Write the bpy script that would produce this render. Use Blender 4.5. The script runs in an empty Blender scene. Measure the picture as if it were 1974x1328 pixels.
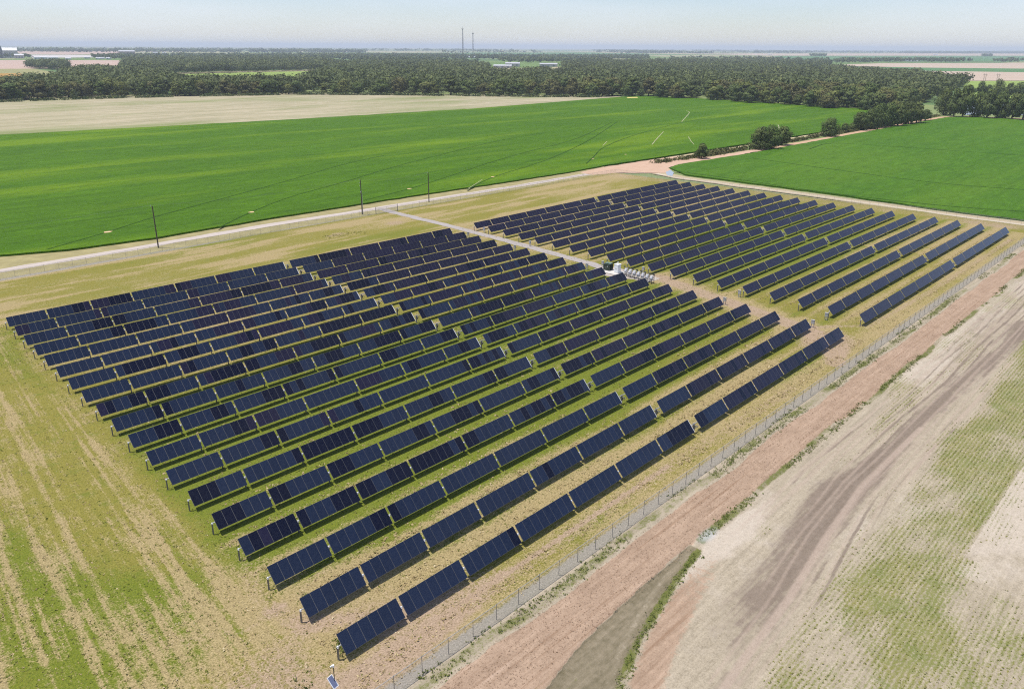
import bpy, bmesh, math, random
import numpy as np
from mathutils import Vector, Matrix

random.seed(7)
rng = np.random.default_rng(11)
sc = bpy.context.scene
COL = sc.collection
W, H = 1974.0, 1328.0

# ------------------------------------------------------------------ camera (solved from the array grid)
S = 6.52                                            # row pitch in metres
CAM = Vector((-6.55375995 * S, -25.76406997 * S, 7.51005061 * S + 2.18))
YAW, PITCH, ROLL, FPX = (math.radians(42.19948559), math.radians(-20.30668286), math.radians(0.34059571), 1547.287997)
fw = Vector((math.cos(PITCH) * math.cos(YAW), math.cos(PITCH) * math.sin(YAW), math.sin(PITCH)))
r0 = Vector((math.sin(YAW), -math.cos(YAW), 0.0)); u0 = r0.cross(fw)
RT = math.cos(ROLL) * r0 + math.sin(ROLL) * u0
UP = -math.sin(ROLL) * r0 + math.cos(ROLL) * u0
cd = bpy.data.cameras.new('camera'); cam = bpy.data.objects.new('camera', cd); COL.objects.link(cam)
cd.sensor_width = 36.0; cd.sensor_fit = 'HORIZONTAL'; cd.lens = FPX / W * 36.0
cd.clip_start = 0.5; cd.clip_end = 90000.0
mw = Matrix.Identity(4)
for i in range(3):
    mw[i][0] = RT[i]; mw[i][1] = UP[i]; mw[i][2] = -fw[i]; mw[i][3] = CAM[i]
cam.matrix_world = mw
sc.camera = cam

def at(u, v, z=0.0):
    """survey: where the sight line of a photograph point meets height z"""
    d = fw * FPX + RT * (u - W / 2) - UP * (v - H / 2)
    t = (z - CAM.z) / d.z
    return CAM + d * t

def dist(p):
    return math.hypot(p.x - CAM.x, p.y - CAM.y)

# ------------------------------------------------------------------ tagging helpers
def tag(o, label=None, cat=None, group=None, kind=None):
    if label: o['label'] = label
    if cat: o['category'] = cat
    if group: o['group'] = group
    if kind: o['kind'] = kind
    return o

def empty(name, loc, rz=0.0):
    o = bpy.data.objects.new(name, None); COL.objects.link(o)
    o.empty_display_size = 0.3
    o.location = loc; o.rotation_euler = (0, 0, rz)
    return o

def link(name, me, parent=None, loc=None, rot=None):
    o = bpy.data.objects.new(name, me); COL.objects.link(o)
    if parent is not None: o.parent = parent
    if loc is not None: o.location = loc
    if rot is not None: o.rotation_euler = rot
    return o

# ------------------------------------------------------------------ mesh builder
class MB:
    def __init__(s):
        s.v = []; s.f = []; s.m = []
    def add(s, vs, fs, mi=0):
        b = len(s.v); s.v.extend([tuple(p) for p in vs])
        for f in fs:
            s.f.append([b + i for i in f]); s.m.append(mi)
    def box(s, c, d, mi=0, rot=None):
        x, y, z = d[0] / 2, d[1] / 2, d[2] / 2
        vs = [Vector((sx * x, sy * y, sz * z)) for sx in (-1, 1) for sy in (-1, 1) for sz in (-1, 1)]
        if rot is not None: vs = [rot @ p for p in vs]
        c = Vector(c); vs = [p + c for p in vs]
        s.add(vs, [(0, 1, 3, 2), (4, 6, 7, 5), (0, 4, 5, 1), (2, 3, 7, 6), (0, 2, 6, 4), (1, 5, 7, 3)], mi)
    def bevbox(s, c, d, b=0.03, mi=0):
        """box with chamfered vertical and top edges"""
        x, y, z = d[0] / 2, d[1] / 2, d[2] / 2
        def ring(ix, iy, zz):
            return [(-ix + b, -iy, zz), (ix - b, -iy, zz), (ix, -iy + b, zz), (ix, iy - b, zz), (ix - b, iy, zz), (-ix + b, iy, zz), (-ix, iy - b, zz), (-ix, -iy + b, zz)]
        rs = ring(x, y, -z) + ring(x, y, z - b) + ring(x - b, y - b, z)
        c = Vector(c)
        fs = []
        for k in (0, 8):
            for i in range(8):
                fs.append((k + i, k + (i + 1) % 8, k + 8 + (i + 1) % 8, k + 8 + i))
        fs.append(tuple(range(16, 24))); fs.append(tuple(reversed(range(0, 8))))
        s.add([Vector(p) + c for p in rs], fs, mi)
    def tube(s, p0, p1, ra, rb=None, n=8, mi=0, cap=True):
        rb = ra if rb is None else rb
        p0 = Vector(p0); p1 = Vector(p1); d = (p1 - p0).normalized()
        a = d.orthogonal().normalized(); b = d.cross(a)
        vs = []
        for p, r in ((p0, ra), (p1, rb)):
            for i in range(n):
                t = 2 * math.pi * i / n
                vs.append(p + a * (r * math.cos(t)) + b * (r * math.sin(t)))
        fs = [(i, (i + 1) % n, n + (i + 1) % n, n + i) for i in range(n)]
        if cap: fs += [tuple(reversed(range(n))), tuple(range(n, 2 * n))]
        s.add(vs, fs, mi)
    def mesh(s, name, mats):
        me = bpy.data.meshes.new(name)
        me.from_pydata(s.v, [], s.f)
        for m in mats: me.materials.append(m)
        if len(mats) > 1: me.polygons.foreach_set('material_index', s.m)
        me.update()
        return me

def fastmesh(name, verts, quads, mats, smooth=False):
    me = bpy.data.meshes.new(name)
    nv = len(verts); nf = len(quads); k = quads.shape[1]
    me.vertices.add(nv); me.vertices.foreach_set('co', np.asarray(verts, np.float32).ravel())
    me.loops.add(nf * k); me.loops.foreach_set('vertex_index', np.asarray(quads, np.int32).ravel())
    me.polygons.add(nf)
    me.polygons.foreach_set('loop_start', np.arange(0, nf * k, k, dtype=np.int32))
    me.polygons.foreach_set('loop_total', np.full(nf, k, np.int32))
    if smooth: me.polygons.foreach_set('use_smooth', np.ones(nf, bool))
    for m in mats: me.materials.append(m)
    me.update(calc_edges=True); me.validate()
    return me

# ------------------------------------------------------------------ shader builder
class SH:
    def __init__(s, name):
        s.mat = bpy.data.materials.new(name); s.mat.use_nodes = True
        s.nt = s.mat.node_tree; s.nt.nodes.clear()
        s.out = s.n('ShaderNodeOutputMaterial')
    def n(s, t, **kw):
        nd = s.nt.nodes.new(t)
        for k, v in kw.items(): setattr(nd, k, v)
        return nd
    def set(s, sock, val):
        if isinstance(val, bpy.types.NodeSocket): s.nt.links.new(val, sock)
        elif isinstance(val, (tuple, list)) and sock.type == 'RGBA' and len(val) == 3: sock.default_value = (*val, 1.0)
        else: sock.default_value = val
    def pos(s):
        return s.n('ShaderNodeNewGeometry').outputs['Position']
    def map(s, vec, scale=(1, 1, 1), rz=0.0, loc=(0, 0, 0)):
        m = s.n('ShaderNodeMapping'); s.set(m.inputs['Vector'], vec)
        m.inputs['Scale'].default_value = scale; m.inputs['Rotation'].default_value = (0, 0, rz); m.inputs['Location'].default_value = loc
        return m.outputs[0]
    def noise(s, vec, scale, detail=4.0, rough=0.55, dist=0.0, gain=1.0):
        m = s.n('ShaderNodeTexNoise'); s.set(m.inputs['Vector'], vec)
        m.inputs['Scale'].default_value = scale; m.inputs['Detail'].default_value = detail
        m.inputs['Roughness'].default_value = rough; m.inputs['Distortion'].default_value = dist
        if gain == 1.0: return m.outputs[0]
        g = s.n('ShaderNodeMapRange'); s.nt.links.new(m.outputs[0], g.inputs[0])
        for i, v in zip((1, 2, 3, 4), (0.5 - 0.5 / gain, 0.5 + 0.5 / gain, 0.0, 1.0)): g.inputs[i].default_value = v
        return g.outputs[0]
    def voro(s, vec, scale, feature='F1', out='Color'):
        m = s.n('ShaderNodeTexVoronoi', feature=feature); s.set(m.inputs['Vector'], vec); m.inputs['Scale'].default_value = scale
        return m.outputs[out]
    def ramp(s, fac, stops, interp='LINEAR'):
        m = s.n('ShaderNodeValToRGB'); s.set(m.inputs[0], fac); cr = m.color_ramp; cr.interpolation = interp
        while len(cr.elements) < len(stops): cr.elements.new(0.5)
        for e, (p, c) in zip(cr.elements, stops):
            e.position = p; e.color = (*c, 1.0) if len(c) == 3 else c
        return m.outputs[0]
    def ss(s, fac, a, b, lo=0.0, hi=1.0):
        m = s.n('ShaderNodeMapRange', interpolation_type='SMOOTHSTEP'); s.set(m.inputs[0], fac)
        for i, v in zip((1, 2, 3, 4), (a, b, lo, hi)): m.inputs[i].default_value = v
        return m.outputs[0]
    def math(s, op, a, b=0.0, c=0.0):
        m = s.n('ShaderNodeMath', operation=op); s.set(m.inputs[0], a); s.set(m.inputs[1], b)
        if op in ('MULTIPLY_ADD',): s.set(m.inputs[2], c)
        return m.outputs[0]
    def mix(s, a, b, fac, mode='MIX'):
        m = s.n('ShaderNodeMix', data_type='RGBA', blend_type=mode)
        s.set(m.inputs[0], fac); s.set(m.inputs[6], a); s.set(m.inputs[7], b)
        return m.outputs[2]
    def attr(s, name):
        m = s.n('ShaderNodeAttribute', attribute_name=name)
        sp = s.n('ShaderNodeSeparateColor'); s.nt.links.new(m.outputs['Color'], sp.inputs[0])
        return sp.outputs[0], sp.outputs[1], sp.outputs[2], m.outputs['Alpha']
    def bump(s, h, strength=0.5, dist=0.1):
        m = s.n('ShaderNodeBump'); s.set(m.inputs['Height'], h); m.inputs['Strength'].default_value = strength; m.inputs['Distance'].default_value = dist
        return m.outputs[0]
    def finish(s, color, rough=0.9, metal=0.0, spec=0.2, normal=None, **kw):
        p = s.n('ShaderNodeBsdfPrincipled'); s.set(p.inputs['Base Color'], color); s.set(p.inputs['Roughness'], rough)
        s.set(p.inputs['Metallic'], metal); s.set(p.inputs['Specular IOR Level'], spec)
        if normal is not None: s.set(p.inputs['Normal'], normal)
        for k, v in kw.items(): s.set(p.inputs[k], v)
        s.nt.links.new(p.outputs[0], s.out.inputs[0])
        return s.mat

def simple(name, col, rough=0.6, metal=0.0, spec=0.3, var=0.12, vscale=3.0):
    s = SH(name); tc = s.n('ShaderNodeTexCoord').outputs['Object']
    n = s.noise(tc, vscale, 4, 0.6)
    c = s.mix(tuple(x * (1 - var) for x in col), tuple(min(1, x * (1 + var)) for x in col), n)
    return s.finish(c, rough, metal, spec)

def gset(name, col, scale=0.5, amt=0.25, rough=0.95, bump=0.3):
    """soil-like sheet: two noise scales of the same colour family, in world metres"""
    s = SH(name); p = s.pos()
    n1 = s.noise(p, scale, 5, 0.6); n2 = s.noise(p, scale * 9, 3, 0.6)
    c = s.mix(tuple(x * (1 - amt) for x in col), tuple(min(1, x * (1 + amt)) for x in col), n1)
    c = s.mix(c, tuple(x * 0.6 for x in col), s.ss(n2, 0.55, 0.8, 0, 0.5))
    return s.finish(c, rough, 0, 0.1, s.bump(n2, bump, 0.08))

# numpy value noise ------------------------------------------------
def vnoise(x, y, sx, sy, seed):
    r = np.random.default_rng(seed); T = r.random((256, 256))
    X = x / sx; Y = y / sy
    xi = np.floor(X).astype(int); yi = np.floor(Y).astype(int); fx = X - xi; fy = Y - yi
    fx = fx * fx * (3 - 2 * fx); fy = fy * fy * (3 - 2 * fy)
    a = T[xi % 256, yi % 256]; b = T[(xi + 1) % 256, yi % 256]; c = T[xi % 256, (yi + 1) % 256]; d = T[(xi + 1) % 256, (yi + 1) % 256]
    return (a * (1 - fx) + b * fx) * (1 - fy) + (c * (1 - fx) + d * fx) * fy
def fbm(x, y, sx, sy, seed, oct=4):
    t = 0; a = 1; n = 0
    for k in range(oct):
        t = t + a * vnoise(x, y, sx / 2 ** k, sy / 2 ** k, seed + k); n += a; a *= 0.55
    return t / n
def sst(v, a, b):
    t = np.clip((v - a) / (b - a), 0, 1); return t * t * (3 - 2 * t)
def near(x, y, pts, w, soft=0.5):
    """1 inside distance w of a polyline, fading over soft*w"""
    d = np.full(x.shape, 1e9)
    for (ax, ay), (bx, by) in zip(pts[:-1], pts[1:]):
        vx, vy = bx - ax, by - ay; L = vx * vx + vy * vy + 1e-9
        t = np.clip(((x - ax) * vx + (y - ay) * vy) / L, 0, 1)
        d = np.minimum(d, np.hypot(x - ax - t * vx, y - ay - t * vy))
    return 1 - sst(d, w * (1 - soft), w * (1 + soft))
def inpoly(x, y, pts):
    c = np.zeros(x.shape, bool); n = len(pts)
    for i in range(n):
        (x1, y1), (x2, y2) = pts[i], pts[(i + 1) % n]
        if y1 == y2: continue
        k = ((y1 > y) != (y2 > y)) & (x < (x2 - x1) * (y - y1) / (y2 - y1) + x1)
        c ^= k
    return c
def blob(x, y, cx, cy, rx, ry, soft=0.6):
    d = np.hypot((x - cx) / rx, (y - cy) / ry); return 1 - sst(d, 1 - soft, 1 + soft)

def grid_sheet(name, x0, x1, y0, y1, step, z, mat, paint, heights=None, stepy=None):
    stepy = stepy or step
    xs = np.arange(x0, x1 + step * .5, step); ys = np.arange(y0, y1 + stepy * .5, stepy)
    xs[-1] = x1; ys[-1] = y1
    X, Y = np.meshgrid(xs, ys, indexing='ij'); nx, ny = X.shape
    Z = np.full(X.shape, z) if heights is None else z + heights(X, Y)
    v = np.stack([X.ravel(), Y.ravel(), Z.ravel()], 1)
    i = np.arange(nx * ny).reshape(nx, ny)
    q = np.stack([i[:-1, :-1].ravel(), i[1:, :-1].ravel(), i[1:, 1:].ravel(), i[:-1, 1:].ravel()], 1)
    me = fastmesh(name, v, q, [mat], smooth=True)
    for an, chans in paint(X, Y).items():
        a = me.attributes.new(an, 'FLOAT_COLOR', 'POINT')
        arr = np.ones((nx * ny, 4), np.float32)
        for k, ch in enumerate(chans): arr[:, k] = np.clip(ch, 0, 1).ravel()
        a.data.foreach_set('color', arr.ravel())
    return tag(link(name, me), kind='structure')

def sheet(name, pts, z, mat, kind='structure', thick=0.0):
    """polygon sheet (pts in world xy), optionally a slab with upright edges"""
    bm = bmesh.new()
    vs = [bm.verts.new((p[0], p[1], z)) for p in pts]
    f = bm.faces.new(vs); f.normal_update()
    if f.normal.z < 0: f.normal_flip()
    bmesh.ops.triangulate(bm, faces=[f])
    if thick:
        n = len(vs); lo = [bm.verts.new((p[0], p[1], z - thick)) for p in pts]
        for i in range(n):
            bm.faces.new((vs[i], vs[(i + 1) % n], lo[(i + 1) % n], lo[i]))
        bmesh.ops.recalc_face_normals(bm, faces=bm.faces)
    me = bpy.data.meshes.new(name); bm.to_mesh(me); bm.free(); me.materials.append(mat)
    return tag(link(name, me), kind=kind)

def wob(pts, amp, step, seed=0, closed=True):
    """resample an outline with a small natural wander"""
    r = random.Random(seed); out = []
    n = len(pts); rng_ = range(n) if closed else range(n - 1)
    for i in rng_:
        a = Vector(pts[i][:2]); b = Vector(pts[(i + 1) % n][:2]); L = (b - a).length; k = max(1, int(L / step))
        nrm = Vector((-(b - a).y, (b - a).x)).normalized() if L > 0 else Vector((0, 0))
        for j in range(k):
            p = a.lerp(b, j / k)
            if j: p = p + nrm * r.uniform(-amp, amp)
            out.append((p.x, p.y))
    if not closed: out.append(tuple(pts[-1][:2]))
    return out

def ribbon(name, pts, w, z, mat, kind='structure', jitter=0.0, seed=1):
    """strip of ground along a polyline; w is a width or a list of widths"""
    r = random.Random(seed); n = len(pts); vs = []; fs = []
    for i, p in enumerate(pts):
        a = Vector(pts[max(0, i - 1)][:2]); b = Vector(pts[min(n - 1, i + 1)][:2]); d = (b - a).normalized(); nn = Vector((-d.y, d.x))
        ww = (w[i] if isinstance(w, (list, tuple)) else w) / 2
        q = Vector(p[:2])
        l = q + nn * (ww + r.uniform(-jitter, jitter)); g = q - nn * (ww + r.uniform(-jitter, jitter))
        vs += [(l.x, l.y, z), (g.x, g.y, z)]
        if i: fs.append((2 * i - 2, 2 * i - 1, 2 * i + 1, 2 * i))
    me = bpy.data.meshes.new(name); me.from_pydata(vs, [], fs); me.materials.append(mat); me.update()
    return tag(link(name, me), kind=kind)

def fine(pts, step):
    out = []
    for a, b in zip(pts[:-1], pts[1:]):
        a = Vector(a[:2]); b = Vector(b[:2]); k = max(1, int((b - a).length / step))
        out += [tuple(a.lerp(b, j / k)) for j in range(k)]
    return out + [tuple(pts[-1][:2])]

# ------------------------------------------------------------------ light, sky, air
SUN = Vector((-0.22, 0.20, 1.0)).normalized()
EL = math.asin(SUN.z); AZ = math.atan2(SUN.x, SUN.y)
w = bpy.data.worlds.new('World'); sc.world = w; w.use_nodes = True
nt = w.node_tree; bg = nt.nodes['Background']
sky = nt.nodes.new('ShaderNodeTexSky'); sky.sky_type = 'NISHITA'; sky.sun_disc = False
sky.sun_elevation = EL; sky.sun_rotation = AZ; sky.altitude = 0.0
sky.air_density = 1.0; sky.dust_density = 0.25; sky.ozone_density = 2.5
tn = nt.nodes.new('ShaderNodeMix'); tn.data_type = 'RGBA'; tn.blend_type = 'MULTIPLY'; tn.inputs[0].default_value = 1.0; tn.inputs[7].default_value = (0.955, 0.97, 1.13, 1)
nt.links.new(sky.outputs[0], tn.inputs[6]); wc_ = nt.nodes.new('ShaderNodeTexCoord'); wm_ = nt.nodes.new('ShaderNodeMapping'); wm_.inputs['Scale'].default_value = (3.0, 3.0, 16.0)
wn_ = nt.nodes.new('ShaderNodeTexNoise'); wn_.inputs['Scale'].default_value = 1.0; wn_.inputs['Detail'].default_value = 5.0
wr_ = nt.nodes.new('ShaderNodeMapRange'); wr_.inputs[1].default_value = 0.35; wr_.inputs[2].default_value = 0.75; wr_.inputs[3].default_value = 0.0; wr_.inputs[4].default_value = 0.55
wx_ = nt.nodes.new('ShaderNodeMix'); wx_.data_type = 'RGBA'; wx_.inputs[7].default_value = (7.2, 7.6, 8.4, 1)
nt.links.new(wc_.outputs['Generated'], wm_.inputs[0]); nt.links.new(wm_.outputs[0], wn_.inputs[0]); nt.links.new(wn_.outputs[0], wr_.inputs[0])
nt.links.new(wr_.outputs[0], wx_.inputs[0]); nt.links.new(tn.outputs[2], wx_.inputs[6]); nt.links.new(wx_.outputs[2], bg.inputs[0]); bg.inputs[1].default_value = 0.098
ld = bpy.data.lights.new('sun', 'SUN'); ld.energy = 4.3; ld.angle = math.radians(0.53); ld.color = (1.0, 0.945, 0.86)
sun = bpy.data.objects.new('sun', ld); COL.objects.link(sun)
sun.rotation_euler = SUN.to_track_quat('Z', 'Y').to_euler(); sun.location = (0, 0, 400)
sc.view_settings.view_transform = 'Standard'; sc.view_settings.look = 'None'
sc.view_settings.exposure = 0.36; sc.view_settings.gamma = 1.0
sc.cycles.use_denoising = False; sc.cycles.filter_width = 1.1
sc.cycles.max_bounces = 6; sc.cycles.volume_bounces = 0; sc.cycles.transparent_max_bounces = 12

hz = SH('air'); pv = hz.n('ShaderNodeVolumePrincipled')
pv.inputs['Color'].default_value = (0.80, 0.89, 1.0, 1); pv.inputs['Density'].default_value = 0.000078; pv.inputs['Anisotropy'].default_value = 0.0
hz.nt.links.new(pv.outputs[0], hz.out.inputs['Volume'])
hb = MB(); hb.box((0, 0, 63.0), (64000, 64000, 128.0))
hbo = link('haze', hb.mesh('haze', [hz.mat])); tag(hbo, kind='stuff')

# ------------------------------------------------------------------ ground materials
def far_ground():
    s = SH('farmland'); p = s.pos()
    m = s.map(p, (1 / 900, 1 / 420, 1), math.radians(8))
    cell = s.voro(m, 1.0); sp = s.n('ShaderNodeSeparateColor'); s.nt.links.new(cell, sp.inputs[0])
    c = s.ramp(sp.outputs[0], [(0.0, (0.10, 0.17, 0.045)), (0.3, (0.075, 0.14, 0.05)), (0.45, (0.16, 0.20, 0.08)), (0.62, (0.30, 0.27, 0.17)), (0.8, (0.40, 0.31, 0.22)), (1.0, (0.12, 0.19, 0.06))], 'CONSTANT')
    n = s.noise(p, 0.01, 5, 0.6)
    c = s.mix(c, (0.22, 0.25, 0.10), s.ss(n, 0.35, 0.75, 0, 0.6))
    return s.finish(c, 0.95, 0, 0.05)

def compound_mat():
    s = SH('mown_grass'); p = s.pos()
    tan, lush, bare, grey = s.attr('cover')
    f1 = s.noise(p, 0.45, 5, 0.65, gain=2.2); f2 = s.noise(p, 1.9, 5, 0.7, gain=2.2); f3 = s.noise(p, 5.5, 3, 0.7, gain=2.4)
    fx = s.noise(s.map(p, (1.0, 5.0, 1)), 1.0, 4, 0.7, gain=2.2)
    g3 = s.math('ADD', s.math('MULTIPLY', f3, 0.75), s.math('MULTIPLY', f2, 0.25))
    olive = s.mix((0.070, 0.070, 0.012), (0.320, 0.280, 0.068), g3)
    olive = s.mix(olive, (0.110, 0.140, 0.018), s.ss(f1, 0.50, 0.95, 0, 0.6))
    grn = s.mix((0.045, 0.075, 0.008), (0.215, 0.232, 0.034), g3)
    grn = s.mix(grn, (0.030, 0.066, 0.008), s.ss(f2, 0.62, 0.95, 0, 0.75))
    c = s.mix(olive, grn, s.ss(s.math('ADD', lush, s.math('MULTIPLY', s.math('SUBTRACT', f2, 0.5), 0.55)), 0.2, 0.75))
    straw = s.mix((0.105, 0.080, 0.034), (0.520, 0.405, 0.215), g3)
    tfac = s.math('ADD', tan, s.math('ADD', s.math('MULTIPLY', s.math('SUBTRACT', f2, 0.5), 0.55), s.math('ADD', s.math('MULTIPLY', s.math('SUBTRACT', f1, 0.5), 0.40), s.math('MULTIPLY', s.math('SUBTRACT', f3, 0.5), 0.45))))
    sx = s.n('ShaderNodeSeparateXYZ'); s.nt.links.new(p, sx.inputs[0])
    uu = s.math('MULTIPLY_ADD', sx.outputs[1], -0.145, sx.outputs[0]); cb = s.n('ShaderNodeCombineXYZ'); s.nt.links.new(s.math('MULTIPLY', uu, 1.25), cb.inputs[0]); s.nt.links.new(s.math('MULTIPLY', sx.outputs[1], 0.035), cb.inputs[1])
    mow = s.noise(cb.outputs[0], 1.0, 4, 0.6, gain=2.3)
    wst = s.ss(s.math('MULTIPLY_ADD', sx.outputs[1], -0.0843, sx.outputs[0]), 1.0, -5.0)
    tfac = s.math('ADD', tfac, s.math('MULTIPLY', wst, s.math('MULTIPLY', s.math('SUBTRACT', mow, 0.5), 0.95)))
    c = s.mix(c, straw, s.ss(tfac, 0.25, 0.80, 0, 0.90))
    dirt = s.mix((0.165, 0.112, 0.072), (0.480, 0.360, 0.265), g3)
    dirt = s.mix(dirt, (0.150, 0.135, 0.050), s.ss(fx, 0.62, 0.95, 0, 0.6))
    bfac = s.math('ADD', bare, s.math('ADD', s.math('MULTIPLY', s.math('SUBTRACT', f2, 0.5), 0.55), s.math('MULTIPLY', s.math('SUBTRACT', f3, 0.5), 0.35)))
    c = s.mix(c, dirt, s.ss(bfac, 0.28, 0.75, 0, 0.9))
    gr = s.mix((0.19, 0.175, 0.145), (0.35, 0.325, 0.29), f3)
    c = s.mix(c, gr, s.ss(s.math('ADD', grey, s.math('MULTIPLY', s.math('SUBTRACT', f2, 0.5), 0.5)), 0.3, 0.75, 0, 0.85))
    c = s.mix(c, (0.030, 0.032, 0.010), s.ss(s.noise(p, 3.1, 4, 0.7, gain=2.2), 0.78, 1.0, 0, 0.6))
    h = s.math('ADD', s.math('MULTIPLY', f3, 0.5), f2)
    return s.finish(c, 0.95, 0, 0.05, s.bump(h, 0.8, 0.10))

def field_mat():
    s = SH('sprouting_field'); p = s.pos()
    salmon, mud, green, pale = s.attr('cover')
    rut, olive, puddle, weed = s.attr('marks')
    f1 = s.noise(p, 0.30, 5, 0.65, gain=2.2); f2 = s.noise(p, 1.5, 5, 0.7, gain=2.2); f3 = s.noise(p, 5.0, 3, 0.7, gain=2.4)
    lx = s.noise(s.map(p, (0.10, 1.6, 1)), 1.0, 5, 0.65, gain=2.2)
    g3 = s.math('ADD', s.math('MULTIPLY', f3, 0.55), s.math('MULTIPLY', f2, 0.45))
    beige = s.mix((0.138, 0.112, 0.074), (0.505, 0.435, 0.330), s.math('ADD', s.math('MULTIPLY', lx, 0.35), s.math('MULTIPLY', g3, 0.65)))
    beige = s.mix(beige, s.mix((0.33, 0.28, 0.222), (0.54, 0.475, 0.395), g3), s.ss(s.math('ADD', pale, s.math('MULTIPLY', s.math('SUBTRACT', f1, 0.5), 0.6)), 0.25, 0.85, 0, 0.85))
    sal = s.mix((0.140, 0.090, 0.058), (0.490, 0.360, 0.260), s.math('ADD', s.math('MULTIPLY', f1, 0.25), s.math('ADD', s.math('MULTIPLY', g3, 0.45), s.math('MULTIPLY', lx, 0.30))))
    sal = s.mix(sal, (0.150, 0.082, 0.052), s.ss(s.noise(p, 3.4, 3, 0.7, gain=2.4), 0.70, 1.0, 0, 0.75))
    sal = s.mix(sal, (0.50, 0.38, 0.30), s.ss(lx, 0.72, 1.0, 0, 0.45))
    rt = s.noise(s.map(p, (0.045, 2.2, 1)), 1.0, 3, 0.6, gain=2.4)
    sal = s.mix(sal, (0.215, 0.135, 0.085), s.ss(rt, 0.60, 1.0, 0, 0.65))
    c = s.mix(beige, sal, s.ss(s.math('ADD', salmon, s.math('MULTIPLY', s.math('SUBTRACT', f2, 0.5), 0.6)), 0.3, 0.7))
    mudc = s.mix((0.115, 0.088, 0.066), (0.235, 0.186, 0.148), s.math('ADD', s.math('MULTIPLY', lx, 0.5), s.math('MULTIPLY', f2, 0.5)))
    c = s.mix(c, mudc, s.ss(s.math('ADD', mud, s.math('ADD', s.math('MULTIPLY', s.math('SUBTRACT', f1, 0.5), 0.40), s.math('ADD', s.math('MULTIPLY', s.math('SUBTRACT', lx, 0.5), 0.65), s.math('MULTIPLY', s.math('SUBTRACT', f3, 0.5), 0.25)))), 0.28, 0.78, 0, 0.92))
    c = s.mix(c, s.mix((0.27, 0.205, 0.160), (0.42, 0.340, 0.275), g3), s.math('MULTIPLY', rut, 0.80))
    oc = s.mix((0.080, 0.070, 0.036), (0.270, 0.225, 0.160), s.math('ADD', s.math('MULTIPLY', lx, 0.5), s.math('MULTIPLY', f2, 0.5)))
    c = s.mix(c, oc, s.ss(s.math('ADD', olive, s.math('MULTIPLY', s.math('SUBTRACT', f2, 0.5), 0.4)), 0.35, 0.65))
    # drilled rows of seedlings along the field, broken into small clumps
    sx = s.n('ShaderNodeSeparateXYZ'); s.nt.links.new(p, sx.inputs[0])
    wob_ = s.math('MULTIPLY', s.math('SUBTRACT', f1, 0.5), 0.25)
    wave = s.math('SINE', s.math('MULTIPLY', s.math('ADD', sx.outputs[1], wob_), 2 * math.pi / 0.48))
    cl = s.noise(s.map(p, (3.0, 4.6, 1)), 1.0, 4, 0.8, gain=2.4)
    seed = s.math('ADD', s.math('ADD', s.math('MULTIPLY', wave, 0.15), s.math('MULTIPLY', s.math('SUBTRACT', cl, 0.5), 1.15)), s.math('ADD', green, s.math('MULTIPLY', s.math('SUBTRACT', f1, 0.5), 0.35)))
    seed = s.ss(seed, 0.42, 1.20)
    gc = s.mix((0.185, 0.175, 0.036), (0.105, 0.140, 0.022), f1)
    c = s.mix(c, gc, s.math('MULTIPLY', seed, 0.84))
    wc = s.mix((0.055, 0.088, 0.014), (0.165, 0.160, 0.050), g3)
    c = s.mix(c, wc, s.ss(s.math('ADD', weed, s.math('ADD', s.math('MULTIPLY', s.math('SUBTRACT', f2, 0.5), 0.7), s.math('MULTIPLY', s.math('SUBTRACT', f3, 0.5), 0.5))), 0.3, 0.85, 0, 0.95))
    c = s.mix(c, (0.42, 0.43, 0.44), s.math('MULTIPLY', puddle, 0.7))
    h = s.math('ADD', s.math('MULTIPLY', f3, 0.6), f2)
    return s.finish(c, 0.95, 0, 0.08, s.bump(h, 0.7, 0.09))

def crop_mat(name, a, b, yel, rz=0.0, yamt=0.8):
    s = SH(name); p = s.pos()
    big = s.noise(s.map(p, (1 / 240, 1 / 34, 1), rz), 1.0, 4, 0.6, gain=2.2)
    mid = s.noise(s.map(p, (1 / 60, 1 / 5, 1), rz), 1.0, 5, 0.65, gain=2.0)
    f = s.noise(p, 0.9, 5, 0.75, gain=2.0); g = s.noise(p, 1 / 60, 4, 0.6, gain=2.0)
    c = s.mix(a, b, s.math('ADD', s.math('MULTIPLY', mid, 0.6), s.math('MULTIPLY', g, 0.4)))
    row = s.noise(s.map(p, (1 / 90, 1 / 1.1, 1), rz), 1.0, 3, 0.7, gain=2.2)
    c = s.mix(c, tuple(x * 0.62 for x in a), s.ss(row, 0.45, 1.0, 0, 0.45))
    c = s.mix(c, yel, s.ss(big, 0.45, 0.95, 0, yamt))
    g2 = s.noise(s.map(p, (1 / 9, 1 / 2.6, 1), rz), 1.0, 4, 0.7, gain=2.2)
    c = s.mix(c, tuple(min(1, x * 1.45) for x in b), s.ss(g2, 0.5, 1.0, 0, 0.45))
    c = s.mix(c, tuple(x * 0.5 for x in a), s.ss(s.math('SUBTRACT', 1.0, g2), 0.55, 1.0, 0, 0.45))
    c = s.mix(c, tuple(x * 0.50 for x in a), s.ss(f, 0.48, 0.95, 0, 0.7))
    return s.finish(c, 0.8, 0, 0.08, s.bump(f, 0.8, 0.25))

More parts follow.
